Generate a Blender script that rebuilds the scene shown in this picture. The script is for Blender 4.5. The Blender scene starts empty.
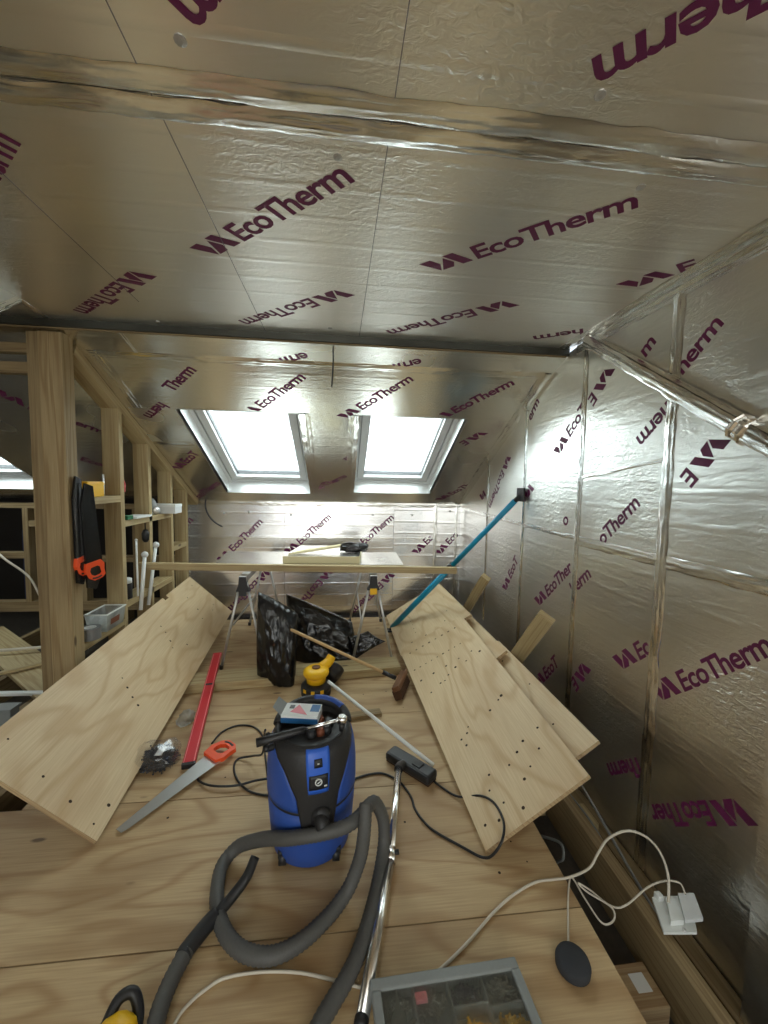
import bpy, bmesh, math, random
from mathutils import Vector, Matrix, noise
random.seed(7)
SC = bpy.context.scene
COL = SC.collection
PI = math.pi

# ------------------------------------------------------------------ camera, world, lights, exposure
cam_d = bpy.data.cameras.new('camera'); cam = bpy.data.objects.new('camera', cam_d); COL.objects.link(cam)
cam_d.sensor_fit = 'VERTICAL'; cam_d.sensor_height = 36.0; cam_d.lens = 390.0/1024.0*36.0
cam_d.clip_start = 0.02; cam_d.clip_end = 200
R = ((0.99410942, 0.01053213, 0.1078681), (-0.10676141, -0.07625815, 0.99135599), (0.01866691, -0.99703248, -0.07468452))
cam.matrix_world = Matrix(((R[0][0], -R[0][1], -R[0][2], 0.0), (R[1][0], -R[1][1], -R[1][2], 0.0), (R[2][0], -R[2][1], -R[2][2], 1.48), (0, 0, 0, 1)))
SC.camera = cam
w = bpy.data.worlds.new('overcast_sky'); SC.world = w; w.use_nodes = True
w.node_tree.nodes['Background'].inputs[0].default_value = (0.80, 0.90, 1.0, 1)
w.node_tree.nodes['Background'].inputs[1].default_value = 1.0
SC.view_settings.view_transform = 'Standard'; SC.view_settings.look = 'None'
SC.view_settings.gamma = 1.0; SC.view_settings.use_curve_mapping = False
SC.view_settings.exposure = 0.48
SC.cycles.use_denoising = True
SC.cycles.max_bounces = 10; SC.cycles.diffuse_bounces = 5; SC.cycles.glossy_bounces = 6; SC.cycles.transparent_max_bounces = 12
SC.cycles.caustics_reflective = True; SC.cycles.sample_clamp_indirect = 6.0

TH = math.radians(27.2); CT, ST = math.cos(TH), math.sin(TH)
KY, KZ, TY, TZ = 4.317, 1.255, 2.466, 2.206       # knee wall and slope
WX, ZC = 1.35, 2.30                                # right wall, ceiling
SN = Vector((0, -ST, -CT))                         # slope normal into the room
def slope_pt(x, y, off=0.0):                       # a point on the slope; off > 0 lies in the room
    return Vector((x, y, KZ + (KY-y)*ST/CT)) + SN*off

def area_light(name, loc, direction, sx, sy, power, col):
    d = bpy.data.lights.new(name, 'AREA'); d.shape = 'RECTANGLE'; d.size = sx; d.size_y = sy; d.energy = power; d.color = col
    o = bpy.data.objects.new(name, d); COL.objects.link(o); o.location = loc
    o.rotation_euler = Vector(direction).to_track_quat('-Z', 'Y').to_euler()
    return o
SKYL = [(-1.16, -0.32, 2.93, 4.125), (0.115, 0.935, 2.925, 4.085), (-3.66, -2.82, 2.93, 4.12)]
for i, (x0, x1, y0, y1) in enumerate(SKYL):        # daylight over each skylight
    area_light('skylight_daylight', slope_pt((x0+x1)/2, (y0+y1)/2, -0.42), SN, (x1-x0)*1.15, (y1-y0)/CT*1.15, 23, (0.92, 0.985, 1.0))
area_light('added_rear_daylight', (-0.55, -2.72, 1.25), (0, 1, -0.10), 2.3, 1.75, 46, (1.0, 0.965, 0.92))  # added fill from behind the viewer, through an invented dormer window

# ------------------------------------------------------------------ materials
def new_mat(name):
    m = bpy.data.materials.new(name); m.use_nodes = True
    nt = m.node_tree; b = nt.nodes['Principled BSDF']
    return m, nt, b
def lin(r, g, b):
    f = lambda c: ((c/255+0.055)/1.055)**2.4 if c > 10 else c/255/12.92
    return (f(r), f(g), f(b), 1)
def node(nt, t, **kw):
    n = nt.nodes.new(t)
    for k, v in kw.items():
        if k in n.inputs: n.inputs[k].default_value = v
        else: setattr(n, k, v)
    return n
def plain(name, col, rough=0.5, metal=0.0, bump=0.0, scale=60, var=0.0, spec=0.5):
    m, nt, b = new_mat(name)
    b.inputs['Base Color'].default_value = col; b.inputs['Roughness'].default_value = rough; b.inputs['Metallic'].default_value = metal
    b.inputs['Specular IOR Level'].default_value = spec
    tc = node(nt, 'ShaderNodeTexCoord'); nz = node(nt, 'ShaderNodeTexNoise', Scale=scale, Detail=4.0)
    nt.links.new(tc.outputs['Object'], nz.inputs['Vector'])
    if var:
        mx = node(nt, 'ShaderNodeMix', data_type='RGBA'); mx.inputs[6].default_value = col
        mx.inputs[7].default_value = tuple(c*(1-var) for c in col[:3])+(1,)
        nt.links.new(nz.outputs[0], mx.inputs[0]); nt.links.new(mx.outputs[2], b.inputs['Base Color'])
    if bump:
        bp = node(nt, 'ShaderNodeBump', Strength=bump, Distance=0.004)
        nt.links.new(nz.outputs[0], bp.inputs['Height']); nt.links.new(bp.outputs[0], b.inputs['Normal'])
    return m
def uvmap(nt, su, sv):
    tc = node(nt, 'ShaderNodeTexCoord'); mp = node(nt, 'ShaderNodeMapping')
    mp.inputs['Scale'].default_value = (su, sv, 1); nt.links.new(tc.outputs['UV'], mp.inputs['Vector']); return mp.outputs[0]
def wood(name, c0, c1, c2, ring=9.0, su=0.7, sv=3.0, rough=0.6, knots=0.35, kn=(2.2, 6.0, 0.085)):
    m, nt, b = new_mat(name)
    n1 = node(nt, 'ShaderNodeTexNoise', Scale=1.0, Detail=2.0, Distortion=0.4); nt.links.new(uvmap(nt, su, sv), n1.inputs['Vector'])
    mu = node(nt, 'ShaderNodeMath', operation='MULTIPLY'); mu.inputs[1].default_value = ring*6.28; nt.links.new(n1.outputs[0], mu.inputs[0])
    sn = node(nt, 'ShaderNodeMath', operation='SINE'); nt.links.new(mu.outputs[0], sn.inputs[0])
    n2 = node(nt, 'ShaderNodeTexNoise', Scale=1.0, Detail=5.0); nt.links.new(uvmap(nt, 5, 160), n2.inputs['Vector'])
    n3 = node(nt, 'ShaderNodeTexNoise', Scale=1.0, Detail=3.0); nt.links.new(uvmap(nt, 1.6, 4), n3.inputs['Vector'])
    rp = node(nt, 'ShaderNodeMapRange'); rp.inputs[1].default_value = -1; rp.inputs[2].default_value = 1; nt.links.new(sn.outputs[0], rp.inputs[0])
    pw = node(nt, 'ShaderNodeMath', operation='POWER'); pw.inputs[1].default_value = 3.5; nt.links.new(rp.outputs[0], pw.inputs[0])
    sc = node(nt, 'ShaderNodeMath', operation='MULTIPLY'); sc.inputs[1].default_value = 0.85; nt.links.new(pw.outputs[0], sc.inputs[0])
    mA = node(nt, 'ShaderNodeMix', data_type='RGBA'); mA.inputs[6].default_value = c0; mA.inputs[7].default_value = c1; nt.links.new(sc.outputs[0], mA.inputs[0])
    r3 = node(nt, 'ShaderNodeMapRange'); r3.inputs[1].default_value = 0.48; r3.inputs[2].default_value = 0.72; r3.inputs[4].default_value = knots; nt.links.new(n3.outputs[0], r3.inputs[0])
    mB = node(nt, 'ShaderNodeMix', data_type='RGBA'); mB.inputs[7].default_value = c2; nt.links.new(mA.outputs[2], mB.inputs[6]); nt.links.new(r3.outputs[0], mB.inputs[0])
    r2 = node(nt, 'ShaderNodeMapRange'); r2.inputs[1].default_value = 0.3; r2.inputs[2].default_value = 0.8; r2.inputs[3].default_value = 0.0; r2.inputs[4].default_value = 0.48; nt.links.new(n2.outputs[0], r2.inputs[0])
    mC = node(nt, 'ShaderNodeMix', data_type='RGBA'); mC.inputs[7].default_value = c2; nt.links.new(mB.outputs[2], mC.inputs[6]); nt.links.new(r2.outputs[0], mC.inputs[0])
    vo = node(nt, 'ShaderNodeTexVoronoi', feature='F1'); vo.inputs['Scale'].default_value = 1.0; nt.links.new(uvmap(nt, kn[0], kn[1]), vo.inputs['Vector'])
    kr = node(nt, 'ShaderNodeMapRange'); kr.inputs[1].default_value = kn[2]*0.55; kr.inputs[2].default_value = kn[2]; kr.inputs[3].default_value = 0.85; kr.inputs[4].default_value = 0.0; nt.links.new(vo.outputs['Distance'], kr.inputs[0])
    sx_ = node(nt, 'ShaderNodeSeparateColor'); nt.links.new(vo.outputs['Color'], sx_.inputs[0])
    th_ = node(nt, 'ShaderNodeMath', operation='GREATER_THAN'); th_.inputs[1].default_value = 0.55; nt.links.new(sx_.outputs[0], th_.inputs[0])
    km = node(nt, 'ShaderNodeMath', operation='MULTIPLY'); nt.links.new(kr.outputs[0], km.inputs[0]); nt.links.new(th_.outputs[0], km.inputs[1])
    mD = node(nt, 'ShaderNodeMix', data_type='RGBA'); mD.inputs[7].default_value = tuple(c*0.42 for c in c2[:3])+(1,); nt.links.new(mC.outputs[2], mD.inputs[6]); nt.links.new(km.outputs[0], mD.inputs[0])
    nt.links.new(mD.outputs[2], b.inputs['Base Color']); b.inputs['Roughness'].default_value = rough
    bp = node(nt, 'ShaderNodeBump', Strength=0.15, Distance=0.002); nt.links.new(n2.outputs[0], bp.inputs['Height']); nt.links.new(bp.outputs[0], b.inputs['Normal'])
    return m
def foil(name, col, rough, crink, ridge, fine=0.3):
    m, nt, b = new_mat(name)
    b.inputs['Base Color'].default_value = col; b.inputs['Metallic'].default_value = 1.0
    n1 = node(nt, 'ShaderNodeTexNoise', Scale=1.0, Detail=3.0, Distortion=0.6); nt.links.new(uvmap(nt, 7, 26), n1.inputs['Vector'])
    n2 = node(nt, 'ShaderNodeTexNoise', Scale=1.0, Detail=2.0, Distortion=1.2); nt.links.new(uvmap(nt, 34, 60), n2.inputs['Vector'])
    n3 = node(nt, 'ShaderNodeTexNoise', Scale=1.0, Detail=2.0); nt.links.new(uvmap(nt, 1.5, 1.5), n3.inputs['Vector'])
    wv = node(nt, 'ShaderNodeTexWave', wave_type='BANDS', bands_direction='Y'); wv.inputs['Scale'].default_value = 2.4; wv.inputs['Distortion'].default_value = 0.35; wv.inputs['Detail Scale'].default_value = 0.6
    nt.links.new(uvmap(nt, 1, 1), wv.inputs['Vector'])
    rr = node(nt, 'ShaderNodeMapRange'); rr.inputs[1].default_value = 0.90; rr.inputs[2].default_value = 1.0; rr.inputs[4].default_value = ridge; nt.links.new(wv.outputs[1], rr.inputs[0])
    rc = node(nt, 'ShaderNodeMapRange'); rc.inputs[1].default_value = 0.42; rc.inputs[2].default_value = 0.68; nt.links.new(n3.outputs[0], rc.inputs[0])
    c1 = node(nt, 'ShaderNodeMath', operation='MULTIPLY'); nt.links.new(n1.outputs[0], c1.inputs[0]); c1.inputs[1].default_value = crink
    c2 = node(nt, 'ShaderNodeMath', operation='MULTIPLY'); nt.links.new(n2.outputs[0], c2.inputs[0]); nt.links.new(rc.outputs[0], c2.inputs[1])
    c2b = node(nt, 'ShaderNodeMath', operation='MULTIPLY'); nt.links.new(c2.outputs[0], c2b.inputs[0]); c2b.inputs[1].default_value = fine
    a1 = node(nt, 'ShaderNodeMath', operation='ADD'); nt.links.new(c1.outputs[0], a1.inputs[0]); nt.links.new(c2b.outputs[0], a1.inputs[1])
    a2 = node(nt, 'ShaderNodeMath', operation='ADD'); nt.links.new(a1.outputs[0], a2.inputs[0]); nt.links.new(rr.outputs[0], a2.inputs[1])
    bp = node(nt, 'ShaderNodeBump', Strength=1.0, Distance=0.006); nt.links.new(a2.outputs[0], bp.inputs['Height']); nt.links.new(bp.outputs[0], b.inputs['Normal'])
    rg = node(nt, 'ShaderNodeMapRange'); rg.inputs[3].default_value = rough*0.8; rg.inputs[4].default_value = rough*1.25; nt.links.new(n3.outputs[0], rg.inputs[0]); nt.links.new(rg.outputs[0], b.inputs['Roughness'])
    return m
def clear(name, tint, gloss=0.12, rough=0.1, body=0.0, bodycol=(0.8, 0.8, 0.8, 1)):
    m, nt, b = new_mat(name)
    nt.nodes.remove(b); out = nt.nodes['Material Output']
    tr = node(nt, 'ShaderNodeBsdfTransparent'); tr.inputs[0].default_value = tint
    gl = node(nt, 'ShaderNodeBsdfGlossy'); gl.inputs['Roughness'].default_value = rough
    mx = node(nt, 'ShaderNodeMixShader'); mx.inputs[0].default_value = gloss
    nt.links.new(tr.outputs[0], mx.inputs[1]); nt.links.new(gl.outputs[0], mx.inputs[2]); last = mx
    if body:
        df = node(nt, 'ShaderNodeBsdfTranslucent'); df.inputs[0].default_value = bodycol
        tc = node(nt, 'ShaderNodeTexCoord'); nz = node(nt, 'ShaderNodeTexNoise', Scale=5.0, Detail=3.0, Distortion=1.0); nt.links.new(tc.outputs['Object'], nz.inputs['Vector'])
        rr = node(nt, 'ShaderNodeMapRange'); rr.inputs[1].default_value = 0.4; rr.inputs[2].default_value = 0.7; rr.inputs[3].default_value = body*0.5; rr.inputs[4].default_value = body*1.4; nt.links.new(nz.outputs[0], rr.inputs[0])
        m2 = node(nt, 'ShaderNodeMixShader'); nt.links.new(rr.outputs[0], m2.inputs[0]); nt.links.new(last.outputs[0], m2.inputs[1]); nt.links.new(df.outputs[0], m2.inputs[2]); last = m2
    nt.links.new(last.outputs[0], out.inputs['Surface'])
    return m
M = {}
M['foil'] = foil('embossed_foil', (0.84, 0.83, 0.795, 1), 0.25, 0.20, 0.06, 0.30)
M['foil_wall'] = foil('embossed_wall_foil', (0.86, 0.852, 0.815, 1), 0.31, 0.36, 0.08, 0.75)
M['foil_knee'] = foil('embossed_knee_foil', (0.86, 0.85, 0.85, 1), 0.24, 0.14, 0.14, 0.22)
M['foil_ceiling'] = foil('embossed_ceiling_foil', (0.92, 0.905, 0.86, 1), 0.31, 0.20, 0.12, 0.45)
M['tape'] = foil('foil_tape', (0.84, 0.835, 0.81, 1), 0.22, 0.12, 0.0, 0.14)
M['reveal'] = foil('reveal_foil', (0.88, 0.89, 0.88, 1), 0.42, 0.2, 0.0, 0.2)
M['print'] = plain('purple_print', lin(100, 24, 74), 0.55)
M['pen'] = plain('pencil_line', lin(128, 128, 138), 0.7)
M['ply'] = wood('plywood_face', lin(224, 202, 162), lin(204, 174, 130), lin(182, 148, 106), 8.0, 0.9, 2.8, 0.55, 0.3, (1.5, 4.0, 0.05))
M['plyfloor'] = wood('floor_plywood_face', lin(200, 174, 132), lin(172, 140, 98), lin(140, 108, 72), 8.0, 0.8, 3.4, 0.6, 0.6, (4.0, 11.0, 0.14))
M['plyedge'] = wood('plywood_edge', lin(190, 166, 128), lin(158, 128, 92), lin(138, 108, 76), 3.0, 0.5, 60, 0.7)
M['hole'] = plain('screw_hole', lin(52, 36, 22), 0.9)
M['timber'] = wood('sawn_timber', lin(190, 172, 130), lin(166, 142, 98), lin(132, 108, 72), 6.0, 0.5, 14, 0.65, 0.4)
M['oldtimber'] = wood('weathered_timber', lin(150, 130, 94), lin(124, 102, 68), lin(94, 74, 48), 6.0, 0.5, 14, 0.7, 0.5)
M['post'] = wood('post_timber', lin(166, 146, 108), lin(140, 116, 78), lin(110, 88, 58), 6.0, 0.5, 14, 0.7, 0.5)
M['steel'] = plain('dark_steel', lin(62, 62, 56), 0.45, 0.6, 0.1)
M['void'] = plain('shade_dark', lin(46, 42, 38), 0.95)  # near black: the darkness of the eaves put into the colour
M['dust'] = plain('dusty_board', lin(96, 88, 78), 0.95, 0, 0.4, 30, 0.5)
M['white'] = plain('white_paint', lin(214, 217, 218), 0.4)
M['gasket_and_joint_shade'] = plain('gasket_and_joint_shade', lin(96, 98, 100), 0.5)
M['glass'] = clear('window_glass', (0.97, 0.99, 0.985, 1), 0.06, 0.02)
M['film'] = clear('wrinkled_film', (0.95, 0.97, 0.96, 1), 0.03, 0.2, 0.40, (0.86, 0.90, 0.88, 1))
M['blue'] = plain('blue_plastic', lin(46, 84, 168), 0.5, 0, 0.05, 14, 0.15)
M['blue2'] = plain('bright_blue_plastic', lin(48, 100, 205), 0.4)
M['black'] = plain('black_plastic', lin(34, 34, 36), 0.48, 0, 0.1, 300)
M['black2'] = plain('dusty_black_plastic', lin(46, 45, 45), 0.55, 0, 0.15, 120, 0.3)
M['hose'] = plain('grey_black_hose', lin(92, 91, 88), 0.6, 0, 0.1, 150, 0.3)
M['chrome'] = plain('chrome', (0.82, 0.82, 0.82, 1), 0.2, 1.0)
M['alu'] = plain('aluminium', (0.80, 0.80, 0.80, 1), 0.35, 0.75)
M['zinc'] = plain('zinc_tube', (0.55, 0.55, 0.54, 1), 0.4, 0.7)
M['blade'] = plain('saw_steel', (0.52, 0.53, 0.53, 1), 0.36, 0.85, 0.05)
M['orange'] = plain('orange_plastic', lin(238, 84, 36), 0.42)
M['red'] = plain('red_enamel', lin(200, 32, 44), 0.38)
M['redlight'] = plain('pale_red_edge', lin(226, 130, 130), 0.4)
M['yellow'] = plain('yellow_plastic', lin(250, 196, 24), 0.42)
M['tubpl'] = clear('cloudy_plastic', (0.86, 0.88, 0.88, 1), 0.12, 0.3, 0.45, (0.85, 0.87, 0.87, 1))
M['clearbag'] = clear('clear_bag', (0.93, 0.93, 0.95, 1), 0.10, 0.15, 0.06)
M['lid'] = clear('clear_lid', (0.96, 0.96, 0.94, 1), 0.07, 0.2, 0.22, (0.9, 0.9, 0.85, 1))
M['greypl'] = plain('grey_plastic', lin(142, 146, 144), 0.5, 0, 0.1, 120, 0.15)
M['darkgrey'] = plain('dark_grey_fabric', lin(50, 52, 56), 0.85, 0, 0.3, 400)
M['screw'] = plain('dark_screws', lin(84, 86, 92), 0.5, 0.5)
M['greyscrew'] = plain('grey_screws', lin(140, 140, 132), 0.5, 0.4)
M['brass'] = plain('yellow_screws', lin(200, 160, 70), 0.35, 0.6)
M['bag'] = plain('black_bin_bag', lin(18, 18, 20), 0.24, 0, 0.30, 22)
M['cable_w'] = plain('white_cable', lin(206, 198, 182), 0.5)
M['cable_b'] = plain('black_cable', lin(28, 28, 30), 0.5)
M['plate'] = plain('white_socket', lin(228, 232, 230), 0.4)
M['teal'] = plain('teal_enamel', lin(20, 140, 178), 0.35)
M['foam'] = plain('cream_foam', lin(226, 214, 172), 0.9, 0, 0.2, 150)
M['bristle'] = plain('brown_bristle', lin(92, 62, 40), 0.95, 0, 0.8, 300, 0.5)
M['brown'] = plain('brown_wood_block', lin(120, 80, 48), 0.6, 0, 0.2, 60, 0.3)
M['broom'] = plain('broom_stick', lin(214, 180, 130), 0.5, 0, 0.1, 60, 0.2)
M['paper'] = plain('white_card', lin(226, 228, 226), 0.6)
M['boxblue'] = plain('blue_print', lin(34, 96, 150), 0.5)
M['pink'] = plain('pink_print', lin(226, 130, 140), 0.5)
M['navy'] = plain('navy_card', lin(28, 34, 66), 0.7)
M['silver_tape'] = plain('grey_duct_tape', lin(120, 122, 124), 0.4, 0.2)
M['green'] = plain('green_plastic', lin(40, 110, 74), 0.6)
M['copper'] = plain('copper_brown', lin(130, 74, 50), 0.5, 0.3)

# ------------------------------------------------------------------ helpers
ORG = {}
def V(*a): return Vector(a)
def auto_uv(me, d=None):
    cs = [v.co for v in me.vertices]
    if not cs: return
    if d is None:
        ex = [max(c[i] for c in cs)-min(c[i] for c in cs) for i in range(3)]
        d = Vector((0, 0, 0)); d[ex.index(max(ex))] = 1
    d = Vector(d).normalized()
    uv = me.uv_layers.new(name='UVMap'); off = random.random()*7
    for p in me.polygons:
        n = p.normal; e = n.cross(d)
        if e.length < 0.2: e = n.orthogonal(); dd = n.cross(e)
        else: dd = d
        e.normalize()
        for li in p.loop_indices:
            c = cs[me.loops[li].vertex_index]; uv.data[li].uv = (c.dot(dd)+off, c.dot(e)+off*1.7)
def tag(o, label=None, cat=None, group=None, kind=None):
    if label: o['label'] = label
    if cat: o['category'] = cat
    if group: o['group'] = group
    if kind: o['kind'] = kind
    return o
def empty(name, loc, label=None, cat=None, group=None, kind=None, parent=None):
    o = bpy.data.objects.new(name, None); COL.objects.link(o); o.empty_display_size = 0.05
    loc = Vector(loc)
    if parent: o.parent = parent; o.location = loc-ORG[parent]
    else: o.location = loc
    ORG[o] = loc
    return tag(o, label, cat, group, kind)
def link_mesh(name, me, mat, parent=None, smooth=False, d=None, uv=True):
    """me holds WORLD coordinates; the object's origin goes to its base (or to its parent's)."""
    if parent is None:
        cs = [v.co for v in me.vertices]
        o3 = Vector((sum(c.x for c in cs)/len(cs), sum(c.y for c in cs)/len(cs), min(c.z for c in cs)))
    else: o3 = ORG[parent]
    me.update()
    if uv: auto_uv(me, d)
    me.transform(Matrix.Translation(-o3))
    for m in (mat if isinstance(mat, (list, tuple)) else [mat]): me.materials.append(m)
    if smooth:
        for p in me.polygons: p.use_smooth = True
    o = bpy.data.objects.new(name, me); COL.objects.link(o)
    if parent: o.parent = parent
    else: o.location = o3
    ORG[o] = o3
    return o
def pyd(name, verts, faces, mat, parent=None, smooth=False, d=None, uv=True):
    me = bpy.data.meshes.new(name); me.from_pydata([tuple(v) for v in verts], [], faces)
    return link_mesh(name, me, mat, parent, smooth, d, uv)
def from_bm(name, bm, mat, parent=None, smooth=False, d=None):
    bmesh.ops.recalc_face_normals(bm, faces=bm.faces[:])
    me = bpy.data.meshes.new(name); bm.to_mesh(me); bm.free()
    return link_mesh(name, me, mat, parent, smooth, d)
def bm_box(bm, c, s, rot=None, bev=0.0):
    g = bmesh.ops.create_cube(bm, size=1.0); vs = g['verts']
    bmesh.ops.scale(bm, vec=s, verts=vs)
    if bev > 0:
        es = list({e for v in vs for e in v.link_edges})
        r = bmesh.ops.bevel(bm, geom=es, offset=bev, segments=2, affect='EDGES', profile=0.5); vs = list({v for f in r['faces'] for v in f.verts} | {v for v in vs if v.is_valid})
    if rot is not None: bmesh.ops.rotate(bm, cent=(0, 0, 0), matrix=rot, verts=vs)
    bmesh.ops.translate(bm, vec=c, verts=vs); return vs
def box(name, lo, hi, mat, parent=None, bev=0.0, d=None):
    bm = bmesh.new(); lo, hi = Vector(lo), Vector(hi)
    bm_box(bm, (lo+hi)/2, hi-lo, None, bev); return from_bm(name, bm, mat, parent, False, d)
def frame3(d, up=(0, 0, 1)):
    d = Vector(d).normalized(); up = Vector(up)
    s = d.cross(up)
    if s.length < 1e-4: s = d.orthogonal()
    s.normalize(); u = s.cross(d).normalized()
    return d, s, u
def bar(name, a, b, wd, ht, mat, parent=None, up=(0, 0, 1), bev=0.002):
    """a rectangular bar from a to b, wd across, ht along up"""
    a, b = Vector(a), Vector(b); d, s, u = frame3(b-a, up); bm = bmesh.new()
    bm_box(bm, (0, 0, 0), ((b-a).length, wd, ht), None, bev)
    bmesh.ops.transform(bm, matrix=Matrix((d, s, u)).transposed().to_4x4(), verts=bm.verts[:])
    bmesh.ops.translate(bm, vec=(a+b)/2, verts=bm.verts[:])
    return from_bm(name, bm, mat, parent, False, d)
def slab(name, pts, thick, mat, parent=None, d=None, edge=None, normal=None):
    """a flat polygon given a thickness on the side away from the normal"""
    pts = [Vector(p) for p in pts]; n = Vector(normal) if normal else sum(((pts[(i+1) % len(pts)]-pts[0]).cross(pts[(i+2) % len(pts)]-pts[0]) for i in range(len(pts)-1)), Vector()).normalized()
    n = n.normalized(); k = len(pts); vs = pts+[p-n*thick for p in pts]
    fs = [tuple(range(k)), tuple(range(2*k-1, k-1, -1))]+[(i, i+k, (i+1) % k+k, (i+1) % k) for i in range(k)]
    me = bpy.data.meshes.new(name); me.from_pydata([tuple(v) for v in vs], [], fs); me.update()
    if sum((me.polygons[0].normal[i]*n[i] for i in range(3))) < 0: me.flip_normals(); me.update()
    if edge:
        for p in me.polygons: p.material_index = 0 if p.index < 2 else 1
    return link_mesh(name, me, [mat, edge] if edge else mat, parent, False, d)
def spline(pts, n=6):
    pts = [Vector(p) for p in pts]; P = [pts[0]*2-pts[1]]+pts+[pts[-1]*2-pts[-2]]; out = []
    for i in range(1, len(P)-2):
        for k in range(n):
            t = k/n; a, b, c, d = P[i-1], P[i], P[i+1], P[i+2]
            out.append(0.5*((2*b)+(c-a)*t+(2*a-5*b+4*c-d)*t*t+(3*b-3*c+d-a)*t**3))
    out.append(pts[-1]); return out
def tube_data(pts, r, seg=10, rib=0.0):
    pts = [Vector(p) for p in pts]; vs, fs = [], []
    rr = r if callable(r) else (lambda t: r)
    T = [(pts[min(i+1, len(pts)-1)]-pts[max(i-1, 0)]).normalized() for i in range(len(pts))]
    u = T[0].orthogonal().normalized()
    for i, p in enumerate(pts):
        u = (u-T[i]*u.dot(T[i])).normalized(); v = T[i].cross(u); q = rr(i/(len(pts)-1))*(1+(rib if i % 2 else -rib))
        for k in range(seg):
            a = 2*PI*k/seg; vs.append(p+u*math.cos(a)*q+v*math.sin(a)*q)
    n = len(pts)
    for i in range(n-1):
        for k in range(seg):
            k2 = (k+1) % seg; fs.append((i*seg+k, i*seg+k2, (i+1)*seg+k2, (i+1)*seg+k))
    fs.append(tuple(range(seg-1, -1, -1))); fs.append(tuple((n-1)*seg+k for k in range(seg)))
    return vs, fs
def tube(name, pts, r, mat, parent=None, seg=10, n=6, rib=0.0, smooth=True, straight=False):
    vs, fs = tube_data(pts if straight else spline(pts, n), r, seg, rib)
    return pyd(name, vs, fs, mat, parent, smooth)
def hose_pts(pts, step):
    sp = spline(pts, 10); out = [sp[0]]; acc = 0
    for a, b in zip(sp, sp[1:]):
        L = (b-a).length; t = 0
        while acc+L-t >= step:
            t += step-acc; acc = 0; out.append(a.lerp(b, t/L))
        acc += L-t
    return out
def lathe(name, prof, loc, mat, parent=None, seg=28, smooth=True, sx=1, sy=1, axis=None, a0=0, a1=2*PI):
    vs, fs = [], []; full = abs(a1-a0-2*PI) < 1e-6; cols = seg if full else seg+1
    for r, z in prof:
        for k in range(cols):
            a = a0+(a1-a0)*k/seg; vs.append(Vector((r*math.cos(a)*sx, r*math.sin(a)*sy, z)))
    for i in range(len(prof)-1):
        for k in range(seg):
            k2 = (k+1) % cols; fs.append((i*cols+k, i*cols+k2, (i+1)*cols+k2, (i+1)*cols+k))
    if full: fs.append(tuple(range(cols-1, -1, -1))); fs.append(tuple((len(prof)-1)*cols+k for k in range(cols)))
    if axis is not None:
        q = Vector((0, 0, 1)).rotation_difference(Vector(axis).normalized()); vs = [q @ v for v in vs]
    vs = [v+Vector(loc) for v in vs]
    o = pyd(name, vs, fs, mat, parent, smooth)
    if smooth:
        for p in o.data.polygons:
            if len(p.vertices) > 4: p.use_smooth = False
    return o
def strip(name, a, b, wd, normal, parent, mat=None, amp=0.0015, off=0.0015, edge=0.006):
    """crinkled foil tape stuck on a surface"""
    a, b, n = Vector(a), Vector(b), Vector(normal).normalized(); d = (b-a); L = d.length; d.normalize(); s = n.cross(d).normalized()
    nu = max(4, int(L/0.025)); nv = 8; vs, fs = [], []; sd = random.random()*50
    for i in range(nu+1):
        for j in range(nv+1):
            t = j/nv-0.5; e = (noise.noise((i*0.35, j*2.0, sd)) * edge if j in (0, nv) else 0)
            z = off+amp*(noise.noise((i*0.45+sd, j*0.8, 1.3))+0.7*noise.noise((i*1.3+sd, j*1.7, 4.3)))
            if j == nv//2: z += amp*0.9
            if j in (0, nv): z = 0.0004+0.3*max(0, z-off)
            vs.append(a+d*(L*i/nu)+s*(t*wd+e)+n*max(z, 0.0004))
    for i in range(nu):
        for j in range(nv):
            q = i*(nv+1)+j; fs.append((q, q+nv+1, q+nv+2, q+1))
    me = bpy.data.meshes.new(name); me.from_pydata([tuple(v) for v in vs], [], fs); me.update()
    if me.polygons[0].normal.dot(n) < 0: me.flip_normals()
    return link_mesh(name, me, mat or M['tape'], parent, True, d)

# ------------------------------------------------------------------ the room shell
XL, YB = -4.4, -2.6
def structure(name, label=None, cat=None, loc=(0, 0, 0)): return empty(name, loc, label, cat, None, 'structure')
ceil = structure('ceiling', 'flat ceiling of foil faced insulation boards with purple lettering', 'ceiling', (0, 1, ZC))
for (x0, x1, y0, y1) in [(-1.5, WX, 0.949, 2.275), (-1.5, WX, -0.27, 0.945), (-1.5, WX, YB, -0.274), (XL, -1.504, 0.949, 2.275), (XL, -1.504, -0.27, 0.945), (XL, -1.504, YB, -0.274)]:
    box('foil_board', (x0, y0, ZC), (x1, y1, ZC+0.03), M['foil_ceiling'], ceil, d=(1, 0, 0))
box('backing', (XL, YB, ZC+0.03), (WX+0.05, 2.45, ZC+0.06), M['void'], ceil)
strip('foil_tape', (-2.5, 0.917, ZC), (WX, 0.917, ZC), 0.060, (0, 0, -1), ceil, amp=0.0025, off=0.003)
strip('foil_tape', (-2.5, 0.979, ZC), (WX, 0.979, ZC), 0.058, (0, 0, -1), ceil, amp=0.0035, off=0.004)
strip('foil_tape', (WX-0.035, YB+2, ZC), (WX-0.035, 2.26, ZC), 0.085, (0, 0, -1), ceil, amp=0.004, off=0.003)
strip('foil_tape', (-1.50, 2.04, ZC), (-1.53, 2.27, ZC), 0.03, (0, 0, -1), ceil, amp=0.003, off=0.004)
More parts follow.
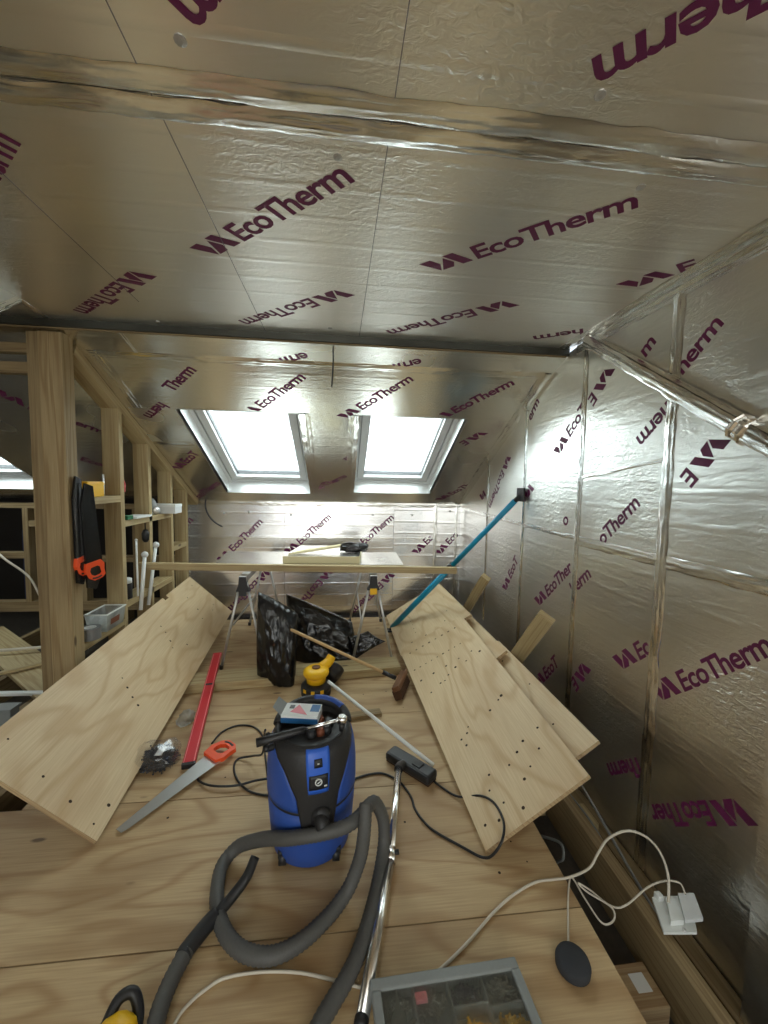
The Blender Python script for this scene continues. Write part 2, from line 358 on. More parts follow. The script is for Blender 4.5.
for x0, ya, x1, yb in [(-0.412, 0.70, -0.427, 2.27), (0.115, -0.1, 0.088, 2.27), (-0.92, 1.0, -0.95, 2.0)]:
    bar('pencil_line', (x0, ya, ZC-0.0006), (x1, yb, ZC-0.0006), 0.002, 0.0008, M['pen'], ceil, bev=0)

sl = structure('ceiling_slope', 'sloping roof lining of foil boards around the skylights', 'ceiling', (0, 3.3, 1.8))
def slope_poly(xs_ys, name='foil_board', mat=None): return slab(name, [slope_pt(x, y) for x, y in xs_ys], 0.03, mat or M['foil'], sl, (1, 0, 0), None, SN)
y0, y1 = 2.925, 4.125; e = 0.0015
slope_poly([(-1.42+e, TY), (WX, TY), (WX, y0), (-1.42+e, y0)]); slope_poly([(XL, TY), (-1.42-e, TY), (-1.42-e, y0), (XL, y0)])
slope_poly([(-0.32, y0+e), (0.115, y0+e), (0.115, y1), (-0.32, y1)])
slope_poly([(0.935, y0+e), (WX, y0+e), (WX, y1), (0.935, y1)])
slope_poly([(-2.82, y0+e), (-1.16, y0+e), (-1.16, y1), (-2.82, y1)])
slope_poly([(XL, y0+e), (-3.66, y0+e), (-3.66, y1), (XL, y1)])
slope_poly([(-1.16, y1+e), (WX, y1+e), (WX, KY), (-1.16, KY)]); slope_poly([(XL, y1+e), (-1.16-e, y1+e), (-1.16-e, KY), (XL, KY)])
slope_poly([(0.115, 4.086), (0.935, 4.086), (0.935, y1), (0.115, y1)])
for a, b, wd in [((-1.42, TY), (-1.42, y0), 0.07), ((-0.28, y0), (-0.28, y1), 0.09), ((0.085, y0), (0.085, y1), 0.08), ((-1.66, 3.33), (-1.2, 3.33), 0.05)]:
    strip('foil_tape', slope_pt(*a), slope_pt(*b), wd, SN, sl, amp=0.004, off=0.003)
strip('foil_tape', slope_pt(WX-0.03, TY), slope_pt(WX-0.03, KY), 0.09, SN, sl, amp=0.005, off=0.003)
strip('foil_tape', slope_pt(-1.5, TY+0.02), slope_pt(WX, TY+0.02), 0.06, SN, sl, amp=0.003, off=0.002)

sf = structure('trim_1', 'narrow foil lined soffit strip between the steel beam and the roof slope', 'trim', (0, 2.38, 2.23))
FN = V(0, -(0.054), -(0.166)).normalized(); 
FN = V(0, -0.309, -0.951)
for x0, x1 in [(XL, -1.20), (-1.197, WX)]:
    slab('foil_board', [(x0, 2.30, 2.26), (x1, 2.30, 2.26), (x1, TY, TZ), (x0, TY, TZ)], 0.02, M['foil'], sf, (1, 0, 0), None, FN)
box('timber_strip', (XL, 2.288, 2.257), (WX-0.01, 2.304, 2.263), M['oldtimber'], sf)
strip('foil_tape', (-1.20, 2.31, 2.257), (-1.20, TY, TZ), 0.03, FN, sf, amp=0.002)

def fixings(par, pts, n, r=0.012):
    for p_ in pts: lathe('fixing_washer', [(r, 0), (r, 0.0015), (r*0.4, 0.003)], Vector(p_), M['zinc'], par, 10, False, axis=n)
fixings(ceil, [(-0.31, 0.833, 2.3), (-0.019, 1.06, 2.3), (0.53, 0.83, 2.3), (0.805, 1.051, 2.3), (-0.97, 2.234, 2.3), (-0.072, 2.174, 2.3)], (0, 0, -1))
beam = empty('steel_beam', (0, 2.28, 2.262), 'dark steel beam running across the ceiling before the skylights', 'beam')
box('flange', (XL, 2.270, 2.262), (WX-0.002, 2.284, 2.302), M['steel'], beam)
box('web', (XL, 2.284, 2.266), (WX-0.002, 2.298, 2.34), M['steel'], beam)
tube('hanging_wire', [(-0.06, 2.345, 2.248), (-0.058, 2.35, 2.18), (-0.062, 2.352, 2.10), (-0.066, 2.355, 2.035)], 0.0045, M['cable_b'])
tag(bpy.data.objects['hanging_wire'], 'short black wire hanging down from the soffit between the skylights', 'wire')

kn = structure('wall_far', 'low knee wall of foil boards under the skylights', 'wall', (0, KY, 0))
for x0, x1 in [(-1.66, -0.62), (-0.617, 0.58), (0.583, 1.06), (1.063, WX)]:
    box('foil_board', (x0, KY, -0.02), (x1, KY+0.03, KZ), M['foil_knee'], kn, d=(1, 0, 0))
for x, wd in [(1.06, 0.045), (1.30, 0.03)]: strip('foil_tape', (x, KY, 0.1), (x, KY, KZ), wd, (0, -1, 0), kn, amp=0.003)
strip('foil_tape', (-1.62, KY, KZ-0.02), (WX, KY, KZ-0.02), 0.05, (0, -1, 0), kn, amp=0.004)
strip('foil_tape', (-1.6, KY, 0.86), (1.04, KY, 0.86), 0.02, (0, -1, 0), kn, amp=0.001, off=0.0008)

fixings(kn, [(-1.251, 4.317, 1.126), (-0.992, 4.317, 1.139), (-0.548, 4.317, 1.111), (0.347, 4.317, 1.12), (0.787, 4.317, 1.124), (1.224, 4.317, 1.174)], (0, -1, 0))
wr = structure('wall_right', 'side wall of crinkled foil insulation boards with taped joints', 'wall', (WX, 1, 0))
def zslope(y): return ZC if y < TY-0.02 else KZ+(KY-y)*ST/CT
SEAM = [YB, 0.9, 1.5, 2.1, 2.78, 3.5, KY]; ZS = 1.17
for i in range(len(SEAM)-1):
    a, b = SEAM[i]+0.001, SEAM[i+1]-0.001
    box('foil_board', (WX, a, -0.40), (WX+0.03, b, ZS-0.001), M['foil_wall'], wr, d=(0, 1, 0))
    pts = [(WX, a, ZS+0.001), (WX, b, ZS+0.001), (WX, b, zslope(b))]
    if a < TY < b: pts += [(WX, TY, TZ+0.05)]
    pts += [(WX, a, zslope(a))]
    slab('foil_board', pts, 0.03, M['foil_wall'], wr, (0, 1, 0), None, (-1, 0, 0))
NR = (-1, 0, 0)
for y, z0, z1, wd in [(1.5, -0.25, 2.28, 0.060), (2.1, -0.2, 2.25, 0.050), (2.78, 0.0, 2.03, 0.042), (3.5, 0.2, 1.66, 0.042)]:
    strip('foil_tape', (WX, y, z0), (WX, y, z1), wd, NR, wr, amp=0.004, off=0.003)
strip('foil_tape', (WX, 0.5, ZS), (WX, 2.08, ZS), 0.055, NR, wr, amp=0.002); strip('foil_tape', (WX, 2.12, ZS+.01), (WX, KY, ZS+.04), 0.03, NR, wr, amp=0.002)
strip('foil_tape', (WX, 0.3, ZC-0.03), (WX, 2.2, ZC-0.03), 0.05, NR, wr, amp=0.004)
strip('foil_tape', (WX, 1.52, 1.60), (WX, 2.08, 1.53), 0.02, NR, wr, amp=0.002)
slab('foil_board', [(WX-0.055, -0.6, -0.38), (WX-0.055, 1.0, -0.38), (WX-0.055, 1.0, 1.1), (WX-0.055, -0.6, 1.1)], 0.05, M['foil_wall'], wr, (0, 1, 0), None, NR)
# the taped diagonal strut on the side wall
st = empty('taped_strut', (WX-0.04, 1.5, 1.7), 'diagonal strut wrapped in shiny foil tape along the side wall', 'strut')
sa, sb = V(WX-0.03, 2.04, 2.265), V(WX-0.045, 0.6, 1.30)
bar('strut_body', sa, sb, 0.062, 0.06, M['tape'], st, up=(-1, 0, 0), bev=0.018)
dd = (sb-sa).normalized(); upn = V(0, -dd.z, dd.y)
if upn.z < 0: upn = -upn
strip('foil_wrap', sa+V(-0.0305, 0, 0), sb+V(-0.0305, 0, 0), 0.056, (-1, 0, 0), st, amp=0.003, off=0.003)
strip('foil_wrap', sa+upn*0.0312, sb+upn*0.0312, 0.054, upn, st, amp=0.002, off=0.002)
cl = V(WX-0.04, 1.16, 1.675)
tube('crumpled_tape_band', [cl-dd*0.03, cl, cl+dd*0.03], lambda t: 0.042+0.003*math.sin(t*9), M['tape'], st, seg=9, n=5, rib=0.05, smooth=False)
tri = empty('foil_cheek_panel', (-1.5, 1.6, 2.0), 'triangular foil panel hanging below the ceiling at the left edge', 'panel')
slab('board', [(-1.487, 2.04, ZC-0.001), (-1.487, 1.25, ZC-0.001), (-1.487, 1.25, 1.70)], 0.03, M['reveal'], tri, (0, 1, 0), None, (1, 0, 0))
strip('edge_tape', (-1.486, 2.04, ZC-0.004), (-1.486, 1.25, 1.70), 0.03, (1, 0, 0), tri, amp=0.004)

wl = structure('wall_left', None, 'wall', (XL, 1, 0)); wl['label'] = 'foil lined wall at the far left of the loft'
box('foil_board', (XL-0.05, YB, -0.4), (XL, 5.4, ZC), M['foil'], wl, d=(0, 1, 0))
wb = structure('wall_back', 'foil lined wall with an added dormer window behind the viewer', 'wall', (0, YB, 0))
WB = (-1.75, 0.65, 0.35, 2.15)
for x0, x1, z0, z1 in [(XL, WB[0], -0.4, ZC), (WB[1], WX, -0.4, ZC), (WB[0], WB[1], -0.4, WB[2]), (WB[0], WB[1], WB[3], ZC)]:
    box('foil_board', (x0, YB-0.05, z0), (x1, YB, z1), M['foil'], wb, d=(1, 0, 0))
dw = structure('added_window_4', 'assumed dormer window behind the viewer, added to let in daylight', 'window', (-0.55, YB, 1))  # unseen window, invented to supply daylight from the rear
for x in (WB[0], (WB[0]+WB[1])/2-0.03, WB[1]-0.06): box('frame', (x, YB-0.06, WB[2]), (x+0.06, YB-0.01, WB[3]), M['white'], dw)
for z in (WB[2], WB[3]-0.06): box('frame', (WB[0], YB-0.06, z), (WB[1], YB-0.01, z+0.06), M['white'], dw)
box('glass_pane', (WB[0], YB-0.04, WB[2]), (WB[1], YB-0.036, WB[3]), M['glass'], dw)
bk = structure('wall_eaves', 'outer wall in the eaves, coloured dark to stand for the shade', 'wall', (-2, 5.4, 0))  # boards closing the eaves, their shade painted as a dark colour
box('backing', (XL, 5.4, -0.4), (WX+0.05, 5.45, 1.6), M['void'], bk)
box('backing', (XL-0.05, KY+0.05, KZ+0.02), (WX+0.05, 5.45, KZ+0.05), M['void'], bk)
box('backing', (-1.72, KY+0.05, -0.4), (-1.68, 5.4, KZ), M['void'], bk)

# skylights
def skylight(name, label, x0, x1, y0, y1):
    wn = structure(name, label, 'window', slope_pt((x0+x1)/2, y1))
    D = -0.17; dn = V(0, CT, -ST)
    def q(x, y, off): return slope_pt(x, y, off)
    g = 0.0
    for nm, pts, nrm in [('reveal', [(x0, y0, 0), (x0, y1, 0), (x0, y1, D), (x0, y0, D)], (1, 0, 0)), ('reveal', [(x1, y0, 0), (x1, y1, 0), (x1, y1, D), (x1, y0, D)], (-1, 0, 0)),
                         ('reveal', [(x0, y1, 0), (x1, y1, 0), (x1, y1, D), (x0, y1, D)], -dn), ('reveal', [(x0, y0, 0), (x1, y0, 0), (x1, y0, D), (x0, y0, D)], dn)]:
        slab(nm, [q(*p) for p in pts], 0.012, M['reveal'], wn, (1, 0, 0) if abs(Vector(nrm).x) < .5 else dn, None, nrm)
    def ring(nm, in0, in1, top, bot, mat):
        # four rails of a frame between the inset in0 and in1
        a, b, c, d = x0+in0, x1-in0, y0+in0*CT, y1-in0*CT
        A, B, C_, D_ = x0+in1, x1-in1, y0+in1*CT, y1-in1*CT
        for P in [[(a, c), (b, c), (B, C_), (A, C_)], [(b, c), (b, d), (B, D_), (B, C_)], [(b, d), (a, d), (A, D_), (B, D_)], [(a, d), (a, c), (A, C_), (A, D_)]]:
            slab(nm, [q(x, y, top) for x, y in P], top-bot, mat, wn, None, None, SN)
    ring('frame', 0.0, 0.036, -0.120, -0.20, M['white']); ring('joint', 0.036, 0.044, -0.155, -0.20, M['gasket_and_joint_shade']); ring('sash', 0.044, 0.104, -0.130, -0.20, M['white']); ring('gasket', 0.104, 0.112, -0.165, -0.20, M['gasket_and_joint_shade'])  # the grey joint ring paints the shadow between frame and sash
    P = [(x0+0.09, y0+0.09*CT), (x1-0.09, y0+0.09*CT), (x1-0.09, y1-0.09*CT), (x0+0.09, y1-0.09*CT)]
    slab('glass_pane', [q(x, y, -0.185) for x, y in P], 0.008, M['glass'], wn, None, None, SN)
    n = 26; vs, fs = [], []
    for i in range(n+1):
        for j in range(n+1):
            u, v = i/n, j/n; x = x0+0.09+(x1-x0-0.18)*u; y = y0+(0.09+((y1-y0)/CT-0.18)*v)*CT
            wz = 0.012*noise.noise((u*2.2+x0, v*6, x0))+0.02*max(0, noise.noise((u*3, v*14, 3+x0)))*(v > 0.75)
            vs.append(q(x, y, -0.225+wz))
    for i in range(n):
        for j in range(n): k = i*(n+1)+j; fs.append((k, k+1, k+n+2, k+n+1))
    pyd('protective_film', vs, fs, M['film'], wn, True)
    # box of the reveal outside, so that no light leaks round the frame
    for pts in [[(x0, y0), (x0, y1)], [(x1, y0), (x1, y1)], [(x0, y0), (x1, y0)], [(x0, y1), (x1, y1)]]:
        (xa, ya), (xb, yb) = pts
        pyd('upstand', [q(xa, ya, D), q(xb, yb, D), q(xb, yb, -0.40), q(xa, ya, -0.40)], [(0, 1, 2, 3)], M['white'], wn)
skylight('window_1', 'left skylight of the pair above the trestle table', *SKYL[0])
skylight('window_2', 'right skylight of the pair above the trestle table', *SKYL[1])
skylight('window_3', 'third skylight beyond the stud partition, cut by the left edge', *SKYL[2])

# printed lettering on the foil
LET = [
('C',(-0.344,1.452,2.300),(0.755,-0.655,0.000),'EcoTherm',1),
('C',(0.483,1.441,2.300),(0.758,-0.653,0.000),'EcoTherm',1),
('C',(-0.960,1.815,2.300),(-0.744,0.669,0.000),'EcoTherm',1),
('C',(-0.158,1.843,2.300),(-0.781,0.624,0.000),'EcoTherm',1),
('C',(0.594,1.839,2.300),(-0.750,0.661,0.000),'EcoTherm',1),
('C',(1.239,1.975,2.300),(-0.825,0.566,0.000),'herm',0),
('C',(1.278,1.425,2.300),(0.586,-0.810,0.000),'E',1),
('C',(0.576,0.672,2.300),(-0.741,0.672,0.000),'rm>',0),
('C',(-0.149,0.627,2.300),(-0.745,0.667,0.000),'rm>',0),
('C',(-0.889,1.200,2.300),(0.747,-0.664,0.000),'m>',0),
('S',(-1.117,2.765,2.052),(0.717,-0.620,0.319),'Therm',0),
('S',(-1.248,2.861,2.003),(-0.735,0.603,-0.311),'herm',0),
('S',(-0.560,2.886,1.991),(0.707,-0.630,0.321),'EcoTherm',3),
('S',(0.140,2.865,2.001),(0.697,-0.638,0.329),'EcoTherm',1),
('S',(0.830,2.863,2.002),(0.686,-0.647,0.333),'EcoTherm',3),
('S',(-1.346,3.611,1.618),(0.676,-0.656,0.336),'EcoT',1),
('S',(0.998,3.169,1.845),(-0.566,0.733,-0.377),'E',1),
('S',(0.058,3.423,1.715),(-0.617,0.697,-0.366),'m',0),
('S',(-1.474,4.258,1.286),(0.669,-0.662,0.338),'EcoTherm',1),
('S',(1.182,4.108,1.362),(0.508,-0.765,0.395),'EcoTh',1),
('S',(-0.275,4.069,1.383),(0.720,-0.618,0.317),'EcoTherm',0),
('S',(-2.217,3.597,1.625),(0.755,0.584,-0.298),'Eco',1),
('S',(-1.957,3.126,1.867),(0.744,0.595,-0.304),'erm',0),
('S',(-2.156,2.972,1.946),(0.572,0.730,-0.375),'E',1),
('F',(-0.223,2.381,2.234),(-0.911,0.389,-0.133),'erm',0),
('F',(0.460,2.379,2.234),(-0.893,0.428,-0.140),'erm',0),
('K',(-1.621,4.317,0.984),(0.693,0.000,0.721),'m',0),
('K',(-1.159,4.317,0.704),(0.695,0.000,0.719),'EcoTherm',1),
('K',(-0.445,4.317,0.784),(0.747,0.000,0.665),'EcoTherm',1),
('K',(0.252,4.317,0.783),(0.742,0.000,0.670),'EcoTherm',1),
('K',(0.969,4.317,0.784),(0.697,0.000,0.717),'Ec',1),
('K',(1.232,4.317,0.784),(0.665,0.000,0.747),'Eco',1),
('K',(-0.936,4.317,0.395),(-0.684,0.000,-0.730),'EcoTherm',1),
('K',(-0.250,4.317,0.401),(-0.648,0.000,-0.762),'EcoTherm',1),
('K',(0.432,4.317,0.364),(-0.705,0.000,-0.709),'EcoTherm',1),
('R',(1.350,1.461,1.932),(0.000,-0.754,0.656),'herm',0),
('R',(1.350,1.664,2.063),(0.000,-0.753,0.658),'m',0),
('R',(1.350,1.529,1.844),(0.000,0.763,-0.646),'herm',0),
('R',(1.350,1.409,1.563),(0.000,0.636,-0.771),'E',1),
('R',(1.350,2.037,1.996),(0.000,0.707,-0.707),'E',1),
('R',(1.350,2.223,1.770),(0.000,-0.736,0.676),'EcoT',1),
('R',(1.350,2.615,1.465),(0.000,-0.808,0.589),'',1),
('R',(1.350,3.205,1.615),(0.000,0.644,-0.765),'EcoTherm',1),
('R',(1.350,3.535,1.386),(0.000,-0.899,0.438),'',1),
('R',(1.350,2.730,1.942),(0.000,-0.715,0.699),'erm',0),
('R',(1.350,2.214,1.234),(0.000,-0.501,0.865),'o',0),
('R',(1.350,1.876,1.175),(0.000,-0.728,0.685),'oTherm',0),
('R',(1.350,2.942,0.728),(0.000,-0.556,0.831),'EcoT',1),
('R',(1.350,2.377,0.755),(0.000,-0.733,0.680),'EcoTher',1),
('R',(1.350,2.101,0.848),(0.000,-0.718,0.696),'herm',0),
('R',(1.350,1.576,0.702),(0.000,-0.723,0.691),'Ec',1),
('R',(1.350,1.342,0.683),(0.000,-0.721,0.693),'EcoTherm',1),
('R',(1.350,1.222,0.330),(0.000,0.727,-0.686),'EcoTher',1),
('R',(1.350,1.540,0.266),(0.000,0.737,-0.676),'Therm',0),
('R',(1.350,2.060,0.380),(0.000,0.520,-0.854),'E',1),
('R',(1.350,2.343,0.211),(0.000,-0.636,0.772),'EcoT',1),
]
PL = {'C': (ceil, V(0, 0, -1), 0.49), 'S': (sl, SN, 0.46), 'K': (kn, V(0, -1, 0), 0.45), 'R': (wr, V(-1, 0, 0), 0.42), 'F': (sf, FN, 0.46)}
CAP = {'C': 0.083, 'S': 0.078, 'K': 0.076, 'R': 0.074, 'F': 0.078}
def text_mesh(s):
    cu = bpy.data.curves.new('t', 'FONT'); cu.body = s; cu.size = 1; cu.offset = 0.022; cu.resolution_u = 3; cu.space_character = 0.93
    o = bpy.data.objects.new('t', cu); me = bpy.data.meshes.new_from_object(o); bpy.data.objects.remove(o); bpy.data.curves.remove(cu)
    return [v.co.copy() for v in me.vertices], [tuple(p.vertices) for p in me.polygons]
full_v, _f = text_mesh('EcoTherm'); FW0 = min(v.x for v in full_v); FW = max(v.x for v in full_v)-FW0
ev, _f = text_mesh('E'); CAPH = max(v.y for v in ev)
MARK = [[(-2.40, 1), (-1.84, 1), (-1.56, 0.5), (-1.75, 0.0)], [(-1.28, 0.87), (-0.97, 0.35), (-1.12, 0.0), (-1.66, 0.0)], [(-1.24, 1), (-0.76, 1), (-0.20, 0), (-0.68, 0)]]
TM = {}
for pl, P, u, s, mk in LET:
    par, n, L = PL[pl]; H = CAP[pl]; u = Vector(u).normalized(); P = Vector(P); v = n.cross(u).normalized()
    end = s.endswith('>'); body = 'EcoTherm' if end else s
    if body not in TM: TM[body] = text_mesh(body) if body else ([], [])
    tv, tf = TM[body]; kx = L/FW; ky = H/CAPH
    x0 = min([c.x for c in tv], default=0); x1 = max([c.x for c in tv], default=0)
    sh = -x0*kx
    if end: sh = -x1*kx + (0.144 if s == 'rm>' and P.x > 0 else 0.213 if s == 'rm>' else 0.12)
    vs = [P+u*(c.x*kx+sh)+v*(c.y*ky)+n*0.0007 for c in tv]; fs = list(tf)
    for qi, poly in enumerate(MARK):
        if not mk or (mk == 3 and qi < 2): continue
        k = len(vs); vs += [P+u*(a*H)+v*(b*H)+n*0.0007 for a, b in poly]; fs.append(tuple(range(k, k+4)))
    pyd('printed_lettering', vs, fs, M['print'], par)

# ------------------------------------------------------------------ floor
fl = structure('floor', 'loft floor of loose laid plywood sheets on joists', 'floor', (0, 1.5, 0))
XR = 0.855
for x0, x1, ya, yb, dz in [(-2.2, XR, 0.585, 1.182, 0), (-1.95, XR, 1.187, 1.786, 0), (-1.40, XR+0.01, 1.791, 2.39, 0), (-1.40, XR, 2.394, 2.99, 0), (-1.40, XR+0.02, 2.994, 3.59, 0), (-1.40, XR+0.02, 3.594, 4.19, 0), (-2.2, XR, -0.02, 0.581, 0), (-2.2, XR, -0.63, -0.024, 0), (-2.2, XR, -2.55, -0.634, 0)]:
    slab('plywood_sheet', [(x0, ya, dz), (x1, ya, dz), (x1, yb, dz), (x0, yb, dz)], 0.018, M['plyfloor'], fl, (1, 0, 0), M['plyedge'], (0, 0, 1))
box('plasterboard_below', (XL, YB, -0.30), (WX+0.03, 5.4, -0.27), M['dust'], fl)
def holes(parent, pts, n, r=0.006):
    n = Vector(n).normalized(); a = n.orthogonal().normalized(); b = n.cross(a); vs, fs = [], []
    for p in pts:
        p = Vector(p)+n*0.0006; k = len(vs); q = r*random.uniform(0.7, 1.3)
        vs += [p+(a*math.cos(t*PI/4)+b*math.sin(t*PI/4))*q for t in range(8)]; fs.append(tuple(range(k, k+8)))
    o = pyd('screw_holes', vs, fs, M['hole'], parent); o['kind'] = 'stuff'; return o
holes(fl, [(random.uniform(-0.9, 0.5), random.uniform(1.85, 2.7), 0) for _ in range(16)]+[(random.uniform(-1, .8), random.uniform(1.25, 1.75), 0) for _ in range(6)], (0, 0, 1), 0.0045)
def joist(name, a, b, wd, ht, label, mat='oldtimber', group=None):
    o = bar(name, a, b, wd, ht, M[mat]); return tag(o, label, 'joist', group)
joist('floor_joist', (1.085, 0.2, -0.11), (1.10, 4.2, -0.11), 0.05, 0.20, 'exposed timber floor joist beside the plywood edge, carrying the white socket')
joist('wall_plate', (1.31, -0.5, -0.27), (1.31, 4.25, -0.27), 0.07, 0.10, 'timber plate running low along the base of the side wall')
for y in (1.78,):
    tag(box('noggin', (0.80, y, -0.21), (1.058, y+0.05, -0.03), M['timber']), 'short timber noggin bridging floor edge and joist under the leaning plywood', 'noggin')
tag(box('timber_block', (1.145, 1.62, -0.19), (1.235, 1.74, -0.12), M['timber'], bev=0.003), 'timber block wedged between the joist and the side wall', 'block')
tag(box('wood_block', (0.907, 1.009, -0.265), (1.055, 1.129, -0.16), M['plyedge'], bev=0.004), 'small pale wood block lying down in the floor void', 'block')
box('label_sticker', (0.977, 1.049, -0.16), (1.027, 1.099, -0.158), M['paper'], bpy.data.objects['wood_block'])
for x, lab in [(-1.60, 'open floor joist under the near end of the left leaning sheet'), (-2.05, 'open floor joist left of the stud partition'), (-2.50, 'open floor joist second left of the stud partition'), (-2.95, 'open floor joist farthest left in the eaves')]:
    tag(box('floor_joist', (x-0.024, 1.80, -0.20), (x+0.024, 4.9, -0.02), M['oldtimber']), lab, 'joist')
# ------------------------------------------------------------------ leaning plywood
def tri_n(a, b, c): return (Vector(b)-Vector(a)).cross(Vector(c)-Vector(a)).normalized()
def sheet(label, corners, thick=0.018, notch=None, name='plywood_sheet', d=None):
    c = [Vector(p) for p in corners]; n = (tri_n(c[0], c[1], c[2])+tri_n(c[0], c[2], c[3])).normalized()
    if n.z < 0: n = -n
    mid = sum(c, Vector())/4; c = [p-n*((p-mid).dot(n)) for p in c]
    pts = list(c)
    if notch:
        i, t0, t1, dep = notch; a, b = c[i], c[(i+1) % 4]; inn = (c[(i+2) % 4]-b).normalized()
        p0, p1 = a.lerp(b, t0), a.lerp(b, t1); pts[i+1:i+1] = [p0, p0+inn*dep, p1+inn*dep, p1]
    o = slab(name, pts, thick, M['ply'], None, d or (c[1]-c[0]), M['plyedge'], n)
    tag(o, label, 'plywood sheet', 'plywood sheets leaning on the side walls'); return o, c, n
def sheet_holes(o, c, n, uv, r=0.0065):
    def P(u, v): return (c[0].lerp(c[1], u)).lerp(c[3].lerp(c[2], u), v)
    holes(o, [P(*q) for q in uv], n, r)
# left sheet: lower edge A-B on the floor, upper edge against the partition
LA, LB, LT = V(-0.968, 1.582, 0.016), V(-1.095, 4.0, 0.155), V(-1.484, 3.97, 0.522); LN = LA+(LT-LB)*1.12
o, c, n = sheet('long plywood sheet with a notched edge leaning on the stud partition', [LA, LB, LT, LN], notch=(2, 0.235, 0.262, 0.03))
sheet_holes(o, c, n, [(0.02, 0.08), (0.03, 0.3), (0.04, 0.55), (0.06, 0.9), (0.06, 0.06), (0.30, 0.42), (0.315, 0.52), (0.33, 0.62), (0.29, 0.33), (0.55, 0.42), (0.57, 0.5), (0.59, 0.62), (0.6, 0.72), (0.61, 0.3), (0.83, 0.5), (0.85, 0.75), (0.9, 0.3), (0.8, 0.35), (0.95, 0.85), (0.94, 0.35)])
# right sheets
up4 = V(0.40, 0, 0.317)
o, c, n = sheet('smaller plywood sheet sticking out right, under the big leaning sheet', [(0.75, 1.575, 0.022), (0.72, 2.66, 0.022), (1.15, 2.66, 0.346), (1.155, 1.555, 0.347)])
sheet_holes(o, c, n, [(0.5, 0.9), (0.2, 0.8), (0.8, 0.85)])
o, c, n = sheet('narrow plywood sheet peeping out behind the big leaning sheet', [(0.70, 2.42, 0.055), (0.68, 3.10, 0.055), (1.095, 3.10, 0.375), (1.10, 2.42, 0.385)])
o, c, n = sheet('farthest plywood sheet by the knee wall beneath the teal prop', [(0.49, 3.06, 0.070), (0.50, 4.12, 0.030), (1.04, 4.03, 0.425), (1.045, 2.96, 0.435)])
sheet_holes(o, c, n, [(0.25+0.09*k, 0.30+0.004*k) for k in range(8)]+[(0.15, 0.7), (0.1, 0.4), (0.6, 0.9), (0.12, 0.2), (0.3, 0.8)])
o, c, n = sheet('big plywood sheet dotted with rows of screw holes leaning on the right', [(0.59, 1.393, 0.018), (0.486, 3.12, 0.098), (0.985, 3.01, 0.408), (1.0, 1.392, 0.325)], d=(0.0, 1, 0.03))
uvh = [(0.93, 0.12+0.1*k) for k in range(8)]+[(0.79, 0.08+0.085*k) for k in range(9)]+[(0.70, 0.1+0.18*k) for k in range(5)]+[(0.60, 0.15), (0.62, 0.3), (0.62, 0.36), (0.64, 0.43), (0.66, 0.7), (0.67, 0.9), (0.66, 0.55)]
uvh += [(0.36, 0.62), (0.38, 0.75), (0.39, 0.8), (0.32, 0.22), (0.33, 0.3), (0.35, 0.34), (0.29, 0.24), (0.17, 0.62), (0.19, 0.72), (0.14, 0.8), (0.09, 0.55), (0.11, 0.65), (0.20, 0.9), (0.15, 0.5), (0.04, 0.2), (0.07, 0.3), (0.12, 0.24), (0.05, 0.08), (0.16, 0.3), (0.03, 0.42)]
sheet_holes(o, c, n, uvh, 0.0075)
# timbers propping the sheets
tag(bar('timber_offcut', (1.225, 2.16, 0.70), (1.19, 2.62, 0.12), 0.10, 0.047, M['timber'], up=(-0.75, -0.5, -0.4)), 'short thick timber offcut standing between the leaning sheets and the foil wall', 'timber')
tag(bar('timber_offcut', (1.19, 3.06, 0.72), (1.13, 3.62, 0.10), 0.075, 0.047, M['timber'], up=(-0.7, -0.5, -0.4)), 'thin timber offcut standing behind the farthest leaning sheet', 'timber')
pl = bar('floor_plank', (-1.16, 2.80, 0.031), (0.46, 2.985, 0.031), 0.19, 0.060, M['timber']); tag(pl, 'wide timber plank lying across the plywood floor before the bin bags', 'plank')

# ------------------------------------------------------------------ stud partition on the left
pt = empty('stud_partition', (-1.55, 3.2, 0), 'timber stud partition with a sloping top plate and shelf noggins', 'partition')
box('post', (-1.605, 2.300, -0.20), (-1.487, 2.392, 2.245), M['post'], pt, 0.003); box('post', (-1.668, 2.312, -0.20), (-1.607, 2.392, 2.245), M['oldtimber'], pt, 0.003)
XA, XB = -1.61, -1.50
for y in (2.838, 3.228, 3.618, 3.95):
    zt = KZ+(KY-y)*ST/CT-0.07
    box('stud', (XA, y, -0.02), (XB, y+0.047, zt), M['timber'], pt, 0.002)
pa, pb = slope_pt((XA+XB)/2, 2.44, 0.033), slope_pt((XA+XB)/2, 4.29, 0.033)
bar('top_plate', pa, pb, 0.115, 0.06, M['timber'], pt, up=(0, ST, CT))
for ya, yb, z, xl in [(2.392, 2.838, 1.36, -1.63), (2.885, 3.618, 1.185, -1.63), (2.392, 2.838, 0.50, -1.66), (2.885, 3.618, 0.61, -1.63), (3.665, 3.95, 0.875, -1.61), (2.885, 3.618, 1.62, -1.61)][:5]:
    box('noggin', (xl, ya, z-0.045), (XB, yb, z), M['timber'], pt, 0.002, d=(0, 1, 0))
for ya, yb, z in [(2.885, 3.2, 0.02), (3.3, 3.9, 0.02)]:
    box('noggin', (XA, ya, z-0.045), (XB, yb, z), M['oldtimber'], pt, 0.002, d=(0, 1, 0))
